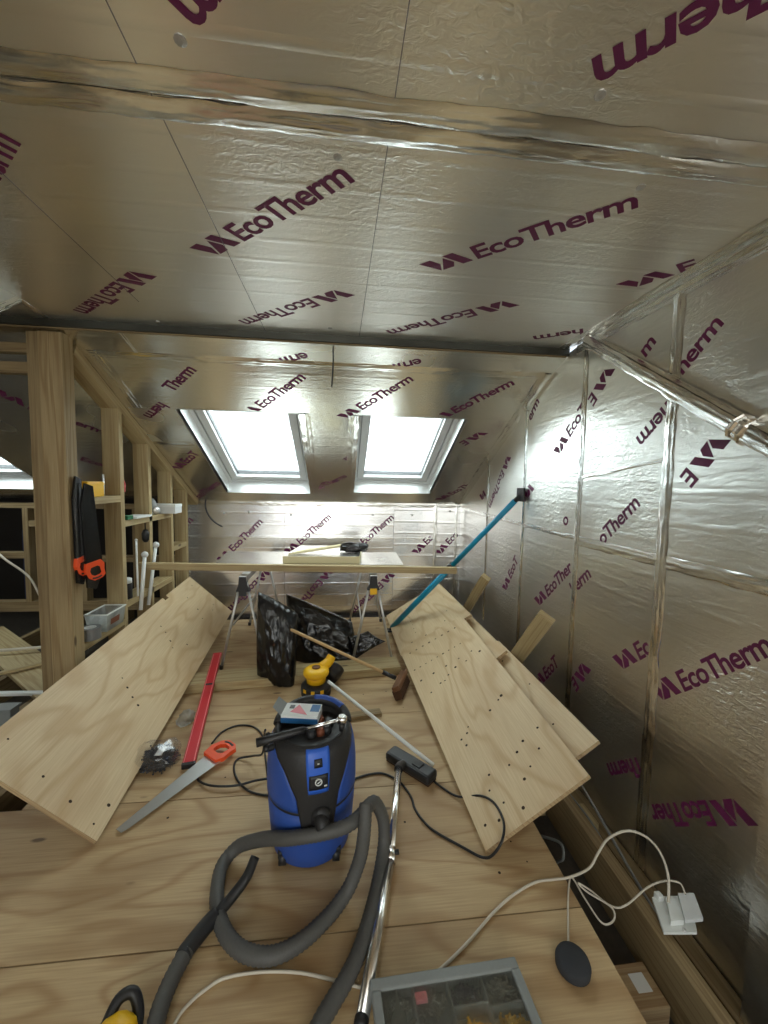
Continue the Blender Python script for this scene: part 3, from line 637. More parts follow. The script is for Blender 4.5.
# second frame of studs behind (far side of the loft)
fr = empty('eaves_frame', (-3, 4.25, 0), 'low timber frame of studs in the dark eaves beyond the partition', 'frame')
box('top_plate', (XL, 4.20, 1.165), (-1.66, 4.30, 1.215), M['oldtimber'], fr, 0.002)
box('sole_plate', (XL, 4.20, 0.12), (-1.66, 4.30, 0.22), M['oldtimber'], fr, 0.002)
for x in (-4.05, -3.14, -2.62, -2.12): box('stud', (x, 4.20, 0.22), (x+0.05, 4.30, 1.165), M['oldtimber'], fr, 0.002)
for xa, xb, z in [(XL, -3.14, 0.66), (-3.09, -2.62, 0.98), (-2.57, -2.12, 0.62), (-2.07, -1.66, 0.62)]: box('noggin', (xa, 4.205, z), (xb, 4.295, z+0.06), M['oldtimber'], fr, 0.002)
bar('top_beam', (-3.6, 2.40, 2.165), (-1.668, 2.36, 2.165), 0.05, 0.05, M['oldtimber'], fr); bar('top_beam', (-3.6, 2.40, 2.06), (-1.668, 2.36, 2.06), 0.05, 0.06, M['oldtimber'], fr)
nb = empty('navy_box', (-3.12, 4.55, 0.1), 'dark blue box with white labels standing in the eaves', 'box')
box('body', (-3.32, 4.42, 0.12), (-2.93, 4.62, 0.92), M['navy'], nb, 0.01); box('label_panel', (-3.18, 4.412, 0.48), (-3.00, 4.421, 0.74), M['paper'], nb); box('label_panel', (-3.17, 4.412, 0.76), (-3.02, 4.421, 0.88), M['white'], nb)
tag(bar('loose_board', (-3.35, 3.98, 0.005), (-1.88, 2.78, 0.005), 0.26, 0.03, M['timber']), 'loose board lying diagonally over the open joists left of the partition', 'board')
tag(tube('grey_pipe', [(-3.2, 3.35, 0.05), (-2.6, 3.42, 0.06), (-2.35, 3.45, 0.06), (-2.1, 3.42, 0.055)], 0.012, M['cable_w']), 'pale plastic cable lying over the loose board', 'cable')
tag(tube('white_cable', [(-3.3, 4.12, 0.72), (-3.22, 4.10, 0.66), (-3.05, 4.12, 0.5), (-2.98, 4.15, 0.3), (-2.96, 4.17, 0.2)], 0.010, M['cable_w']), 'white cable drooping in front of the eaves frame', 'cable')
tag(bar('thin_lath', (-2.75, 2.80, 0.02), (-1.86, 2.76, 0.02), 0.035, 0.02, M['paper']), 'thin pale lath lying across the joists below the loose board', 'lath')
tag(bar('thin_lath', (-2.75, 2.80, 0.042), (-2.25, 3.20, 0.042), 0.035, 0.02, M['timber']), 'thin wooden lath running back from the pale lath', 'lath')
sx = empty('socket_box', (-1.98, 2.5, -0.02), 'small grey metal socket box on the open joist beyond the left sheet', 'socket')
box('back_box', (-2.06, 2.46, -0.02), (-1.96, 2.53, 0.08), M['greypl'], sx, 0.005); box('rim', (-2.068, 2.452, 0.08), (-1.952, 2.538, 0.088), M['greypl'], sx, 0.002)
tag(tube('black_strap', [(-2.02, 3.05, 1.86), (-2.03, 3.08, 1.75), (-2.02, 3.10, 1.62)], lambda t: 0.02+0.02*t, M['black'], seg=8), 'black strap hanging from the slope left of the post', 'strap')

# things on the shelf noggins
yb_ = empty('yellow_case', (-1.56, 2.58, 1.36), 'yellow plastic box on the top shelf noggin beside the post', 'box')
box('body', (-1.60, 2.50, 1.3605), (-1.505, 2.665, 1.455), M['yellow'], yb_, 0.006); box('lid_edge', (-1.602, 2.498, 1.435), (-1.503, 2.667, 1.442), M['yellow'], yb_, 0.001)
tag(tube('steel_rod', [(-1.53, 2.70, 1.361), (-1.535, 2.71, 1.50)], 0.006, M['alu'], n=2), 'thin upright metal rod beside the yellow box', 'rod')
tb = empty('plastic_tub', (-1.55, 2.68, 0.5), 'cloudy plastic tub on the low shelf noggin', 'tub')
def tub(parent, x0, x1, y0, y1, z0, z1, mat, fl=0.012):
    vs = []
    for (e, z) in ((0, z0), (fl, z1), (fl-0.003, z1), (-0.003, z0+0.003)):
        vs += [(x0-e, y0-e, z), (x1+e, y0-e, z), (x1+e, y1+e, z), (x0-e, y1+e, z)]
    fs = [(3, 2, 1, 0), (12, 13, 14, 15)]
    for r in (0, 4, 8):
        for k in range(4): k2 = (k+1) % 4; fs.append((r+k, r+k2, r+4+k2, r+4+k))
    return pyd('bowl', vs, fs, mat, parent)
tub(tb, -1.585, -1.475, 2.585, 2.775, 0.502, 0.615, M['tubpl'])
for q0, q1 in [((-1.60, 2.570, 0.612), (-1.460, 2.578, 0.619)), ((-1.60, 2.782, 0.612), (-1.460, 2.790, 0.619)), ((-1.468, 2.578, 0.612), (-1.460, 2.782, 0.619)), ((-1.60, 2.578, 0.612), (-1.592, 2.782, 0.619))]: box('rim', q0, q1, M['plate'], tb)
slab('label_panel', [(-1.4715, 2.62, 0.535), (-1.4715, 2.72, 0.535), (-1.467, 2.72, 0.575), (-1.467, 2.62, 0.575)], 0.001, M['copper'], tb, None, None, (1, 0, 0))
rt = empty('duct_tape_roll', (-1.55, 2.46, 0.5), 'grey roll of duct tape beside the plastic tub', 'tape roll')
lathe('roll', [(0.032, 0.501), (0.056, 0.501), (0.056, 0.57), (0.032, 0.57), (0.032, 0.501)], (-1.515, 2.49, 0), M['silver_tape'], rt, 24, False)
lathe('core', [(0.029, 0.5015), (0.0318, 0.5015), (0.0318, 0.5705), (0.029, 0.5705), (0.029, 0.5015)], (-1.515, 2.49, 0), M['paper'], rt, 24, False)
cn = empty('black_tin', (-1.55, 2.95, 0.61), 'black tin with a white lid on the middle shelf noggin', 'tin')
lathe('can', [(0.04, 0.611), (0.042, 0.62), (0.042, 0.72), (0.04, 0.725)], (-1.545, 2.95, 0), M['black'], cn, 20); lathe('lid', [(0.041, 0.7255), (0.041, 0.755), (0.03, 0.76)], (-1.545, 2.95, 0), M['white'], cn, 20)
def rod(label, a, b, r, knob):
    t = empty('white_rod', a, label, 'rod', 'white rods on the middle shelf'); tube('shaft', [a, b], r, M['plate'], t, n=2, seg=10)
    if knob: lathe('knob', [(0.005, -knob), (knob*0.8, -knob*0.6), (knob, 0), (knob*0.8, knob*0.6), (0.004, knob)], b, M['white'], t, 14)
rod('leaning white rod with a round knob on the middle shelf, rightmost', (-1.482, 3.14, 0.50), (-1.49, 3.30, 0.945), 0.013, 0.026)
rod('white rod with a swollen joint leaning on the middle shelf', (-1.482, 3.02, 0.50), (-1.49, 3.12, 0.90), 0.014, 0.025)
rod('thin white rod leaning leftmost on the middle shelf', (-1.487, 3.00, 0.612), (-1.52, 3.06, 1.02), 0.007, 0.010)
ct = empty('white_carton', (-1.5, 3.7, 1.23), 'long white carton lying on the upper shelf noggin near the knee wall', 'box')
box('body', (-1.60, 3.46, 1.1855), (-1.40, 3.60, 1.262), M['white'], ct, 0.004); box('flap', (-1.602, 3.458, 1.24), (-1.398, 3.602, 1.264), M['plate'], ct, 0.002)
cp = empty('clear_pack', (-1.55, 3.4, 1.185), 'crumpled clear plastic pack beside the white carton', 'pack')
lathe('wrap', [(0.03, 0), (0.05, 0.03), (0.045, 0.07), (0.03, 0.11), (0.015, 0.13)], (-1.55, 3.38, 1.186), M['tubpl'], cp, 7, False); lathe('disc', [(0.028, 0), (0.03, 0.012), (0.005, 0.016)], (-1.512, 3.37, 1.22), M['alu'], cp, 16, True, axis=(1, -0.6, 0.1))
gp = empty('paper_stack', (-1.55, 3.05, 1.185), 'flat papers and a green packet on the upper shelf noggin', 'papers')
box('papers', (-1.60, 2.98, 1.1855), (-1.47, 3.21, 1.20), M['paper'], gp, 0.002); box('green_packet', (-1.57, 2.90, 1.1855), (-1.49, 2.975, 1.215), M['green'], gp, 0.005)
tag(lathe('white_bottle', [(0.02, 0), (0.022, 0.01), (0.022, 0.06), (0.012, 0.075), (0.010, 0.095)], (-1.575, 2.93, 1.216), M['plate'], None, 14), 'small white bottle standing at the stud on the upper shelf noggin', 'bottle')
tag(tube('red_strap', [(-1.515, 2.90, 1.46), (-1.512, 2.91, 1.43), (-1.508, 2.893, 1.41), (-1.512, 2.90, 1.385)], 0.010, M['red'], seg=6), 'small red strap hanging on the stud above the upper shelf', 'strap')
dl = empty('hanging_drill_bit', (-1.55, 3.30, 1.0), 'dark tool hanging below the upper shelf noggin', 'tool')
tube('cord', [(-1.53, 3.22, 1.14), (-1.53, 3.225, 1.07)], 0.004, M['black'], dl, n=2); lathe('chuck', [(0.012, 0), (0.026, 0.02), (0.028, 0.07), (0.014, 0.10)], (-1.53, 3.225, 0.98), M['black'], dl, 14)

# two handsaws in black sleeves on the post
def poly_plate(name, pts2, o3, ex, ey, th, mat, parent):
    ex, ey = Vector(ex).normalized(), Vector(ey).normalized(); n = ex.cross(ey); return slab(name, [Vector(o3)+ex*a+ey*b+n*th/2 for a, b in pts2], th, mat, parent, ey, None, n)
def handle(parent, o3, ex, ey, s=1.0, mat='orange', grip='black'):
    """closed D-handle of a handsaw: an outer loop with a hole, a grip insert"""
    ex, ey = Vector(ex).normalized(), Vector(ey).normalized(); n = ex.cross(ey); o3 = Vector(o3)
    out = [(0.0, 0.0), (0.055, -0.008), (0.105, 0.012), (0.128, 0.05), (0.118, 0.105), (0.098, 0.128), (0.062, 0.122), (0.02, 0.125), (-0.012, 0.10)]
    inn = [(0.035, 0.030), (0.058, 0.022), (0.082, 0.030), (0.096, 0.055), (0.090, 0.088), (0.078, 0.100), (0.058, 0.095), (0.038, 0.092), (0.028, 0.075)]
    k = 9; vs = []
    for dz in (0.011, -0.011):
        vs += [o3+ex*(a*s)+ey*(b*s)+n*dz*s for a, b in out]; vs += [o3+ex*(a*s)+ey*(b*s)+n*dz*s for a, b in inn]
    fs = []
    for i in range(k):
        j = (i+1) % k; fs += [(i, j, k+j, k+i), (2*k+j, 2*k+i, 3*k+i, 3*k+j), (i, 2*k+i, 2*k+j, j), (k+i, k+j, 3*k+j, 3*k+i)]
    h = pyd('handle', vs, fs, M[mat], parent)
    g = [o3+ex*(a*s)+ey*(b*s) for a, b in [(0.108, 0.035), (0.112, 0.065), (0.104, 0.10)]]
    tube('grip', g, 0.0135*s, M[grip], h, seg=8, n=3)
    return h
def sleeve_saw(label, o3, ex, ey):
    t = empty('sleeved_handsaw', o3, label, 'handsaw', 'sleeved handsaws on the post')
    poly_plate('sleeve', [(0.0, 0.02), (0.05, 0.0), (0.10, 0.10), (0.075, 0.60), (0.03, 0.62), (0.0, 0.5)], o3, ex, ey, 0.012, M['bag'], t)
    exv, eyv = Vector(ex).normalized(), Vector(ey).normalized()
    handle(t, Vector(o3)+exv*(0.0)+eyv*0.16+exv.cross(eyv)*0.0, eyv*-1, exv, 0.85)
    return t
sleeve_saw('front handsaw in a glossy black sleeve hanging on the post, orange handle down', (-1.452, 2.375, 0.825), (0.42, 1, 0.06), (-0.02, -0.03, 1))
sleeve_saw('rear handsaw in a black sleeve hanging nearest the post face', (-1.474, 2.325, 0.865), (0.0, 0.6, 0.0), (0.0, -0.02, 1))

# ------------------------------------------------------------------ trestles and what lies on them
def trestle(label, cx, yf, yb, top, half, clampmat):
    t = empty('trestle', (cx, (yf+yb)/2, 0), label, 'trestle', 'folding metal trestles')
    box('beam', (cx-0.03, yf+0.02, top-0.045), (cx+0.03, yb-0.02, top), M['zinc'], t, 0.004)
    for y, dy in ((yf+0.045, -0.01), (yb-0.06, 0.01)):
        for s in (-1, 1):
            l = tube('leg', [(cx+s*0.022, y, top-0.05), (cx+s*half, y+dy*3, 0.012)], 0.011, M['zinc'], t, n=2, seg=8)
            lathe('rubber_foot', [(0.015, 0), (0.016, 0.03), (0.012, 0.032)], (cx+s*half, y+dy*3, 0.0), M['black'], l, 8)
        h = slab('leg_bracket', [(cx-0.026, y-0.03, top-0.005), (cx+0.026, y-0.03, top-0.005), (cx+0.032, y-0.03, top-0.07), (cx+0.052, y-0.03, top-0.12), (cx-0.052, y-0.03, top-0.12), (cx-0.032, y-0.03, top-0.07)], 0.055, M['black'], t, None, None, (0, -1, 0))
        box('latch', (cx-0.028, y-0.038, top-0.155), (cx+0.028, y-0.012, top-0.105), M[clampmat], h, 0.004)
    bar('stay', (cx-half*0.55, yf+0.08, top*0.45), (cx-half*0.55, yb-0.08, top*0.45), 0.01, 0.016, M['zinc'], t)
trestle('left metal trestle behind the upright bin bag, under the long batten', -0.76, 3.06, 4.05, 0.735, 0.165, 'black')
trestle('right metal trestle with a yellow latch, beside the teal prop', 0.262, 3.06, 4.08, 0.735, 0.165, 'yellow')
tag(bar('long_batten', (-1.56, 3.17, 0.802), (0.955, 3.13, 0.762), 0.047, 0.052, M['timber']), 'long thin timber batten laid across the front of both trestles', 'batten')
ib = empty('foil_board', (-0.25, 3.6, 0.735), 'foil faced insulation board lying on the trestles', 'board')
slab('foam_core', [(-1.04, 3.27, 0.784), (0.53, 3.24, 0.784), (0.545, 3.84, 0.784), (-1.10, 3.90, 0.784)], 0.048, M['foam'], ib, (1, 0, 0), None, (0, 0, 1))
slab('foil_face', [(-1.04, 3.27, 0.786), (0.53, 3.24, 0.786), (0.545, 3.84, 0.786), (-1.10, 3.90, 0.786)], 0.0018, M['foil'], ib, (1, 0, 0), None, (0, 0, 1))
i2 = empty('foil_offcut', (-0.15, 3.6, 0.787), 'smaller foil faced offcut on top of the insulation board', 'board')
slab('foam_core', [(-0.49, 3.32, 0.846), (0.155, 3.30, 0.846), (0.20, 3.85, 0.846), (-0.40, 3.88, 0.846)], 0.059, M['foam'], i2, (1, 0, 0), None, (0, 0, 1))
slab('foil_face', [(-0.49, 3.32, 0.848), (0.155, 3.30, 0.848), (0.20, 3.85, 0.848), (-0.40, 3.88, 0.848)], 0.0018, M['foil'], i2, (1, 0, 0), None, (0, 0, 1))
slab_t = slab('foam_wedge', [(-0.45, 3.36, 0.864), (-0.02, 3.45, 0.915), (0.0, 3.56, 0.915), (-0.36, 3.47, 0.872)], 0.016, M['foam'], None, (1, 0, 0), None, (0, 0, 1)); tag(slab_t, 'thin cream foam wedge lying on the foil offcut', 'offcut')
bt = empty('black_pouch', (0.10, 3.5, 0.849), 'crumpled black plastic pouch at the end of the foam wedge', 'pouch')
def lump(name, loc, size, mat, parent, sd, amp=0.25, sub=3, freq=3.0):
    bm = bmesh.new(); bmesh.ops.create_icosphere(bm, subdivisions=sub, radius=1.0)
    for v in bm.verts:
        p = v.co.normalized(); q = 1+amp*(noise.noise(p*freq+Vector((sd, 0, 0)))+0.5*noise.noise(p*freq*2.3+Vector((0, sd, 0))))
        v.co = Vector((max(-0.85, min(0.85, p.x))*q*size[0], max(-0.85, min(0.85, p.y))*q*size[1], max(-0.75, p.z)*q*size[2]))
    mz = min(v.co.z for v in bm.verts)
    for v in bm.verts: v.co += Vector(loc)-Vector((0, 0, mz))
    return from_bm(name, bm, mat, parent, True)
lump('wrap', (0.11, 3.53, 0.849), (0.13, 0.09, 0.045), M['bag'], bt, 3.1, 0.3); lump('folded_end', (0.20, 3.50, 0.87), (0.05, 0.06, 0.035), M['black'], bt, 8.1, 0.3, 2)

# teal telescopic prop
pr = empty('telescopic_prop', (0.50, 3.78, 0), 'teal telescopic prop leaning from the floor to the foil side wall', 'prop')
p0, p1 = V(0.50, 3.78, 0.02), V(1.318, 2.785, 1.40); dp = (p1-p0).normalized()
tube('outer_tube', [p0+dp*0.03, p0.lerp(p1, 0.55)], 0.026, M['teal'], pr, n=2, seg=14); tube('inner_tube', [p0.lerp(p1, 0.55), p1-dp*0.05], 0.021, M['teal'], pr, n=2, seg=14)
tube('collar', [p0.lerp(p1, 0.525), p0.lerp(p1, 0.555)], 0.031, M['black'], pr, n=2, seg=14)
box('foot', (0.455, 3.735, 0.0), (0.545, 3.825, 0.014), M['black'], pr, 0.004); tube('foot_joint', [p0-V(0, 0, 0.008), p0+dp*0.05], 0.018, M['black'], pr, n=2)
box('head_plate', (1.318, 2.73, 1.36), (1.3325, 2.84, 1.46), M['black'], pr, 0.004); tube('head_joint', [p1-dp*0.06, p1+V(0.006, 0, 0.002)], 0.018, M['black'], pr, n=2)

# ------------------------------------------------------------------ bin bags
def sack(name, parent, corners, thick, sd, n=44, pinch=-0.05, amp=1.0):
    """a filled plastic sack: a pillow over four corners with pulled creases"""
    A, B, C_, D_ = [Vector(c) for c in corners]; nm = ((B-A).cross(D_-A)).normalized()
    if nm.y > 0: nm = -nm
    vs, fs = [], []
    for side in (1, -1):
        for i in range(n+1):
            for k in range(n+1):
                u, v = i/n*2-1, k/n*2-1
                uu, vv = u*(1-pinch*(1-v*v)*abs(u)**2), v*(1-pinch*(1-u*u)*abs(v)**2)
                P = (A*(1-uu)*(1+vv)+B*(1+uu)*(1+vv)+C_*(1+uu)*(1-vv)+D_*(1-uu)*(1-vv))/4
                e = max(0, (1-u*u)*(1-v*v)); h = thick*e**0.33
                fo = noise.noise((u*1.5+sd, v*1.5, side*3.0))*0.22+(0.5-abs(noise.noise((u*2.6+v*1.2+sd, v*2.2-u, side*5.0+sd)))*2)*0.12+(0.4-abs(noise.noise((u*6+sd, v*5, side*7.0)))*2)*0.05+(0.3-abs(noise.noise((u*13+sd, v*12, side*9.0)))*2)*0.022
                h *= 1+amp*fo
                wob = noise.noise((u*5+sd, v*5, 11))*0.012*(1-e)
                p = P+nm*side*h+nm*wob; p.z = max(p.z, 0.003); vs.append(p)
    N = (n+1)*(n+1)
    for i in range(n):
        for k in range(n):
            a = i*(n+1)+k; fs += [(a, a+1, a+n+2, a+n+1), (N+a, N+a+n+1, N+a+n+2, N+a+1)]
    return pyd(name, vs, fs, M['bag'], parent, True)
bag1 = empty('bin_bag', (-0.48, 2.9, 0.061), 'tall upright black bin bag propped at the left on the plank', 'bin bag', 'black bin bags')
sack('sack', bag1, [(-0.612, 2.93, 0.653), (-0.32, 2.93, 0.48), (-0.333, 2.8, -0.059), (-0.608, 2.86, 0.041)], 0.11, 2.3)
bag2 = empty('bin_bag', (-0.1, 3.3, 0.0), 'slumped black bin bag with a loose tail lying behind the upright one', 'bin bag', 'black bin bags')
sack('sack', bag2, [(-0.477, 3.42, 0.494), (0.099, 3.3, 0.275), (0.132, 3.13, -0.055), (-0.365, 3.2, -0.072)], 0.13, 9.7); sack('loose_tail', bag2, [(0.063, 3.16, 0.208), (0.229, 3.17, 0.242), (0.376, 3.12, 0.173), (0.097, 3.09, 0.017)], 0.035, 4.1, 24, 0.1, 1.8)

# ------------------------------------------------------------------ broom, sander, tube, offcut
br = empty('broom', (0.43, 2.66, 0), 'wooden broom leaning against the bin bags, head on the floor', 'broom')
hb, ht = V(0.375, 2.70, 0.085), V(-0.375, 2.845, 0.40)
tube('handle', [hb, ht], 0.0115, M['broom'], br, n=2, seg=10); tube('socket', [hb+(hb-ht).normalized()*0.03, hb.lerp(ht, 0.09)], 0.016, M['black'], br, n=2)
hd = V(0.10, 0.255, 0).normalized()
bar('head_block', V(0.425, 2.64, 0.085)-hd*0.13, V(0.425, 2.64, 0.085)+hd*0.13, 0.055, 0.035, M['brown'], br, up=(-0.5, 0.2, 1), bev=0.006)
bar('bristles', V(0.435, 2.638, 0.038)-hd*0.125, V(0.435, 2.638, 0.038)+hd*0.125, 0.06, 0.07, M['bristle'], br, up=(-0.4, 0.2, 1), bev=0.008)
SP, SQ = V(-0.165, 2.66, 0), 1.6
sd_ = empty('random_orbit_sander', SP, 'yellow and black palm sander on the floor behind the vacuum cleaner', 'sander')
def sl_(nm, prof, mat, seg=24): return lathe(nm, [(r*SQ, z*SQ*0.9) for r, z in prof], SP, M[mat], sd_, seg)
def sq_(*a): return SP+V(*a)*SQ
sl_('sanding_pad', [(0.06, 0.001), (0.064, 0.004), (0.064, 0.018), (0.05, 0.022)], 'black2'); sl_('skirt', [(0.05, 0.022), (0.066, 0.028), (0.064, 0.048), (0.045, 0.062)], 'black')
sl_('motor_body', [(0.040, 0.060), (0.042, 0.08), (0.042, 0.095)], 'yellow'); sl_('palm_top', [(0.050, 0.094), (0.056, 0.104), (0.055, 0.118), (0.040, 0.130), (0.010, 0.132)], 'yellow'); sl_('top_cap', [(0.018, 0.1315), (0.018, 0.135), (0.004, 0.136)], 'brown', 14)
tube('dust_port', [sq_(0.02, 0.03, 0.10), sq_(0.05, 0.055, 0.115), sq_(0.065, 0.07, 0.135)], lambda t: SQ*(0.024-0.004*t), M['yellow'], sd_, seg=12)
tube('dust_canister', [sq_(0.05, 0.06, 0.045), sq_(0.07, 0.09, 0.055), sq_(0.078, 0.105, 0.065)], lambda t: SQ*(0.042+0.006*t), M['black'], sd_, seg=14)
for k in range(3):
    a_ = -0.75+0.6*k; c_ = sq_(0.0655*math.sin(a_), -0.0655*math.cos(a_), 0.037); bar('sticker', c_+V(0, 0, -0.012), c_+V(0, 0, 0.012), 0.024, 0.003, M['yellow'], sd_, up=(math.sin(a_), -math.cos(a_), 0), bev=0)
tag(tube('white_tube', [(-0.075, 2.46, 0.19), (0.485, 1.875, 0.028)], 0.0105, M['paper'], n=2, seg=10), 'slim white tube leaning from the sander to the vacuum floor head', 'tube')
tag(bar('timber_offcut', (-0.02, 2.335, 0.0125), (0.262, 2.385, 0.0125), 0.06, 0.024, M['oldtimber']), 'short flat timber offcut on the floor behind the vacuum cleaner', 'timber')

# ------------------------------------------------------------------ red spirit level, saw, bags
lv = empty('spirit_level', (-0.87, 2.6, 0), 'long red box spirit level lying beside the left sheet', 'spirit level')
la, lb = V(-0.768, 1.995, 0.017), V(-0.975, 3.14, 0.086); dl_, s_, u_ = frame3(lb-la)
bar('box_section', la, lb, 0.062, 0.028, M['red'], lv, bev=0.002)
for sgn in (-1, 1): bar('edge_rail', la+s_*sgn*0.024+u_*0.0142, lb+s_*sgn*0.024+u_*0.0142, 0.004, 0.002, M['redlight'], lv, bev=0)
bar('end_cap', la-dl_*0.012, la+dl_*0.004, 0.066, 0.031, M['black'], lv, bev=0.004); bar('end_cap', lb-dl_*0.004, lb+dl_*0.012, 0.066, 0.031, M['red'], lv, bev=0.004)
bar('vial_window', la.lerp(lb, 0.62)-dl_*0.012+u_*0.0125, la.lerp(lb, 0.62)+dl_*0.012+u_*0.0125, 0.05, 0.005, M['black'], lv)
hs = empty('handsaw', (-0.75, 1.9, 0), 'handsaw with an orange handle lying across the sheet edge and floor', 'handsaw')
tipP, hP = V(-0.915, 1.632, 0.012), V(-0.665, 2.02, 0.028); ed = (hP-tipP).normalized(); sdv = ed.cross(V(0, 0, 1)).normalized(); un = sdv.cross(ed)
def sp(a, b): return tipP+ed*a+sdv*b
L_ = (hP-tipP).length+0.02
slab('blade', [sp(0, -0.012), sp(0, 0.022), sp(0.03, 0.03), sp(L_, 0.062), sp(L_+0.02, -0.045)], 0.0015, M['blade'], hs, ed, None, un)
handle(hs, sp(L_-0.02, -0.055)+un*0.004, ed, sdv, 1.0)
def screws(name, parent, c, rx, ry, h, n, mat, r=0.002, L=0.03):
    bm = bmesh.new()
    for k in range(n):
        a = random.random()*2*PI; q = math.sqrt(random.random()); p = Vector(c)+Vector((rx*q*math.cos(a), ry*q*math.sin(a), random.random()*h*(1-q*q*0.7)+r))
        rot = (Matrix.Rotation(random.random()*6.3, 3, 'Z') @ Matrix.Rotation(PI/2+random.uniform(-.4, .4), 3, 'Y')).to_4x4()
        g = bmesh.ops.create_cone(bm, cap_ends=True, segments=5, radius1=r, radius2=r*0.3, depth=L, matrix=Matrix.Translation(p) @ rot)
        bmesh.ops.create_cone(bm, cap_ends=True, segments=6, radius1=r*2, radius2=r*1.4, depth=r, matrix=Matrix.Translation(p) @ rot @ Matrix.Translation((0, 0, -L/2)))
    o = from_bm(name, bm, mat, parent); o['kind'] = 'stuff'; return o
bg = empty('bag_of_screws', (-0.93, 2.03, 0), 'clear plastic bag full of dark screws beside the red level', 'bag of screws')
screws('screws', bg, (-0.935, 2.04, 0.004), 0.085, 0.075, 0.085, 420, M['screw'], 0.0026, 0.04)
lump('clear_wrap', (-0.935, 2.04, 0.001), (0.115, 0.10, 0.060), M['clearbag'], bg, 5.5, 0.22, 3, 2.6); box('header_card', (-0.93, 1.985, 0.082), (-0.895, 2.05, 0.084), M['paper'], bg)
g2 = empty('small_clear_bag', (-0.92, 2.40, 0), 'small crumpled clear plastic bag between the left sheet and the level', 'bag')
lump('wrap', (-0.925, 2.38, 0.001), (0.045, 0.07, 0.035), M['tubpl'], g2, 1.5, 0.35, 3, 3.0)

# ------------------------------------------------------------------ vacuum cleaner
VX, VY, VA = -0.110, 1.548, 0.20
vc = empty('vacuum_cleaner', (VX, VY, 0), 'blue and black drum vacuum cleaner standing on the plywood floor', 'vacuum cleaner')
PROF = [(0.010, 0.142), (0.025, 0.156), (0.08, 0.165), (0.14, 0.170), (0.20, 0.174), (0.28, 0.176), (0.36, 0.175), (0.41, 0.171), (0.45, 0.163), (0.475, 0.154), (0.492, 0.143), (0.505, 0.130)]
def vr(z):
    for (a, ra), (b, rb) in zip(PROF, PROF[1:]):
        if a <= z <= b: return ra+(rb-ra)*(z-a)/(b-a)
    return PROF[0][1] if z < PROF[0][0] else PROF[-1][1]
def vpt(ang, z, off=0.0):   # ang measured from the front (towards -y)
    r = vr(z)+off; return V(VX+r*math.sin(ang+VA)*1.0, VY-r*math.cos(ang+VA)*1.02, z)
def vpatch(name, a0, a1, z0, z1, off, th, mat, parent=vc, na=20, nz=12, closed=False):
    f0 = a0 if callable(a0) else (lambda z: a0); f1 = a1 if callable(a1) else (lambda z: a1); vs, fs = [], []
    for s in (off, off-th):
        for i in range(nz+1):
            z = z0+(z1-z0)*i/nz
            for k in range(na+1): vs.append(vpt(f0(z)+(f1(z)-f0(z))*k/na, z, s))
    W = na+1; N = W*(nz+1)
    for i in range(nz):
        for k in range(na):
            q = i*W+k; fs += [(q, q+1, q+W+1, q+W), (N+q+1, N+q, N+q+W, N+q+W+1)]
    for i in range(nz):
        fs += [(i*W, (i+1)*W, N+(i+1)*W, N+i*W), ((i+1)*W+na, i*W+na, N+i*W+na, N+(i+1)*W+na)]
    for k in range(na): fs += [(k+1, k, N+k, N+k+1), (nz*W+k, nz*W+k+1, N+nz*W+k+1, N+nz*W+k)]
    return pyd(name, vs, fs, mat, parent, True)
tank = lathe('tank', [(vr(z), z) for z in (0.010, 0.025, 0.08, 0.14, 0.20, 0.25)], (VX, VY, 0), M['blue'], vc, 36, sy=1.02)
lathe('seam_ring', [(0.175, 0.247), (0.1775, 0.251), (0.1775, 0.257), (0.175, 0.261)], (VX, VY, 0), M['black'], tank, 36, sy=1.02)
lim = lambda z: 0.34+max(0, z-0.20)*0.9+max(0, z-0.32)*2.2+max(0, z-0.41)*5.0
lathe('motor_head', [(vr(z)-0.004, z) for z in (0.257, 0.32, 0.38, 0.44, 0.475)], (VX, VY, 0), M['black2'], vc, 36, sy=1.02)
vpatch('front_cover', lambda z: -lim(z), lambda z: lim(z), 0.185, 0.492, 0.006, 0.008, M['black2'])
vpatch('side_panel', lambda z: lim(z)+0.02, 2.5, 0.261, 0.458, 0.003, 0.006, M['blue']); vpatch('side_panel', -2.5, lambda z: -lim(z)-0.02, 0.261, 0.458, 0.003, 0.006, M['blue'])
cs_ = vpatch('control_strip', lambda z: -0.20-(z-0.335)*0.5, lambda z: 0.20+(z-0.335)*0.5, 0.340, 0.490, 0.010, 0.006, M['blue2'], na=8)
vpatch('switch', -0.085, 0.085, 0.435, 0.462, 0.013, 0.006, M['black'], cs_, 4, 3); dk = vpatch('dial_panel', -0.19, 0.19, 0.357, 0.408, 0.0125, 0.005, M['black'], cs_, 6, 4)
dn_ = (vpt(0, 0.384, 0.02)-vpt(0, 0.384, 0)).normalized()
lathe('dial_ring', [(0.010, 0), (0.010, 0.004), (0.0135, 0.004), (0.0135, 0)], vpt(0, 0.385, 0.0115), M['plate'], dk, 18, False, axis=dn_)
bar('dial_mark', vpt(-0.03, 0.382, 0.016), vpt(0.045, 0.390, 0.016), 0.004, 0.003, M['plate'], dk, up=dn_); vpatch('mark', -0.02, 0.02, 0.446, 0.450, 0.0135, 0.002, M['plate'], cs_, 1, 1)
for k in range(3): vpatch('lettering_mark', 0.11+0.02*k, 0.125+0.02*k, 0.363, 0.369, 0.0135, 0.002, M['plate'], dk, 1, 1)
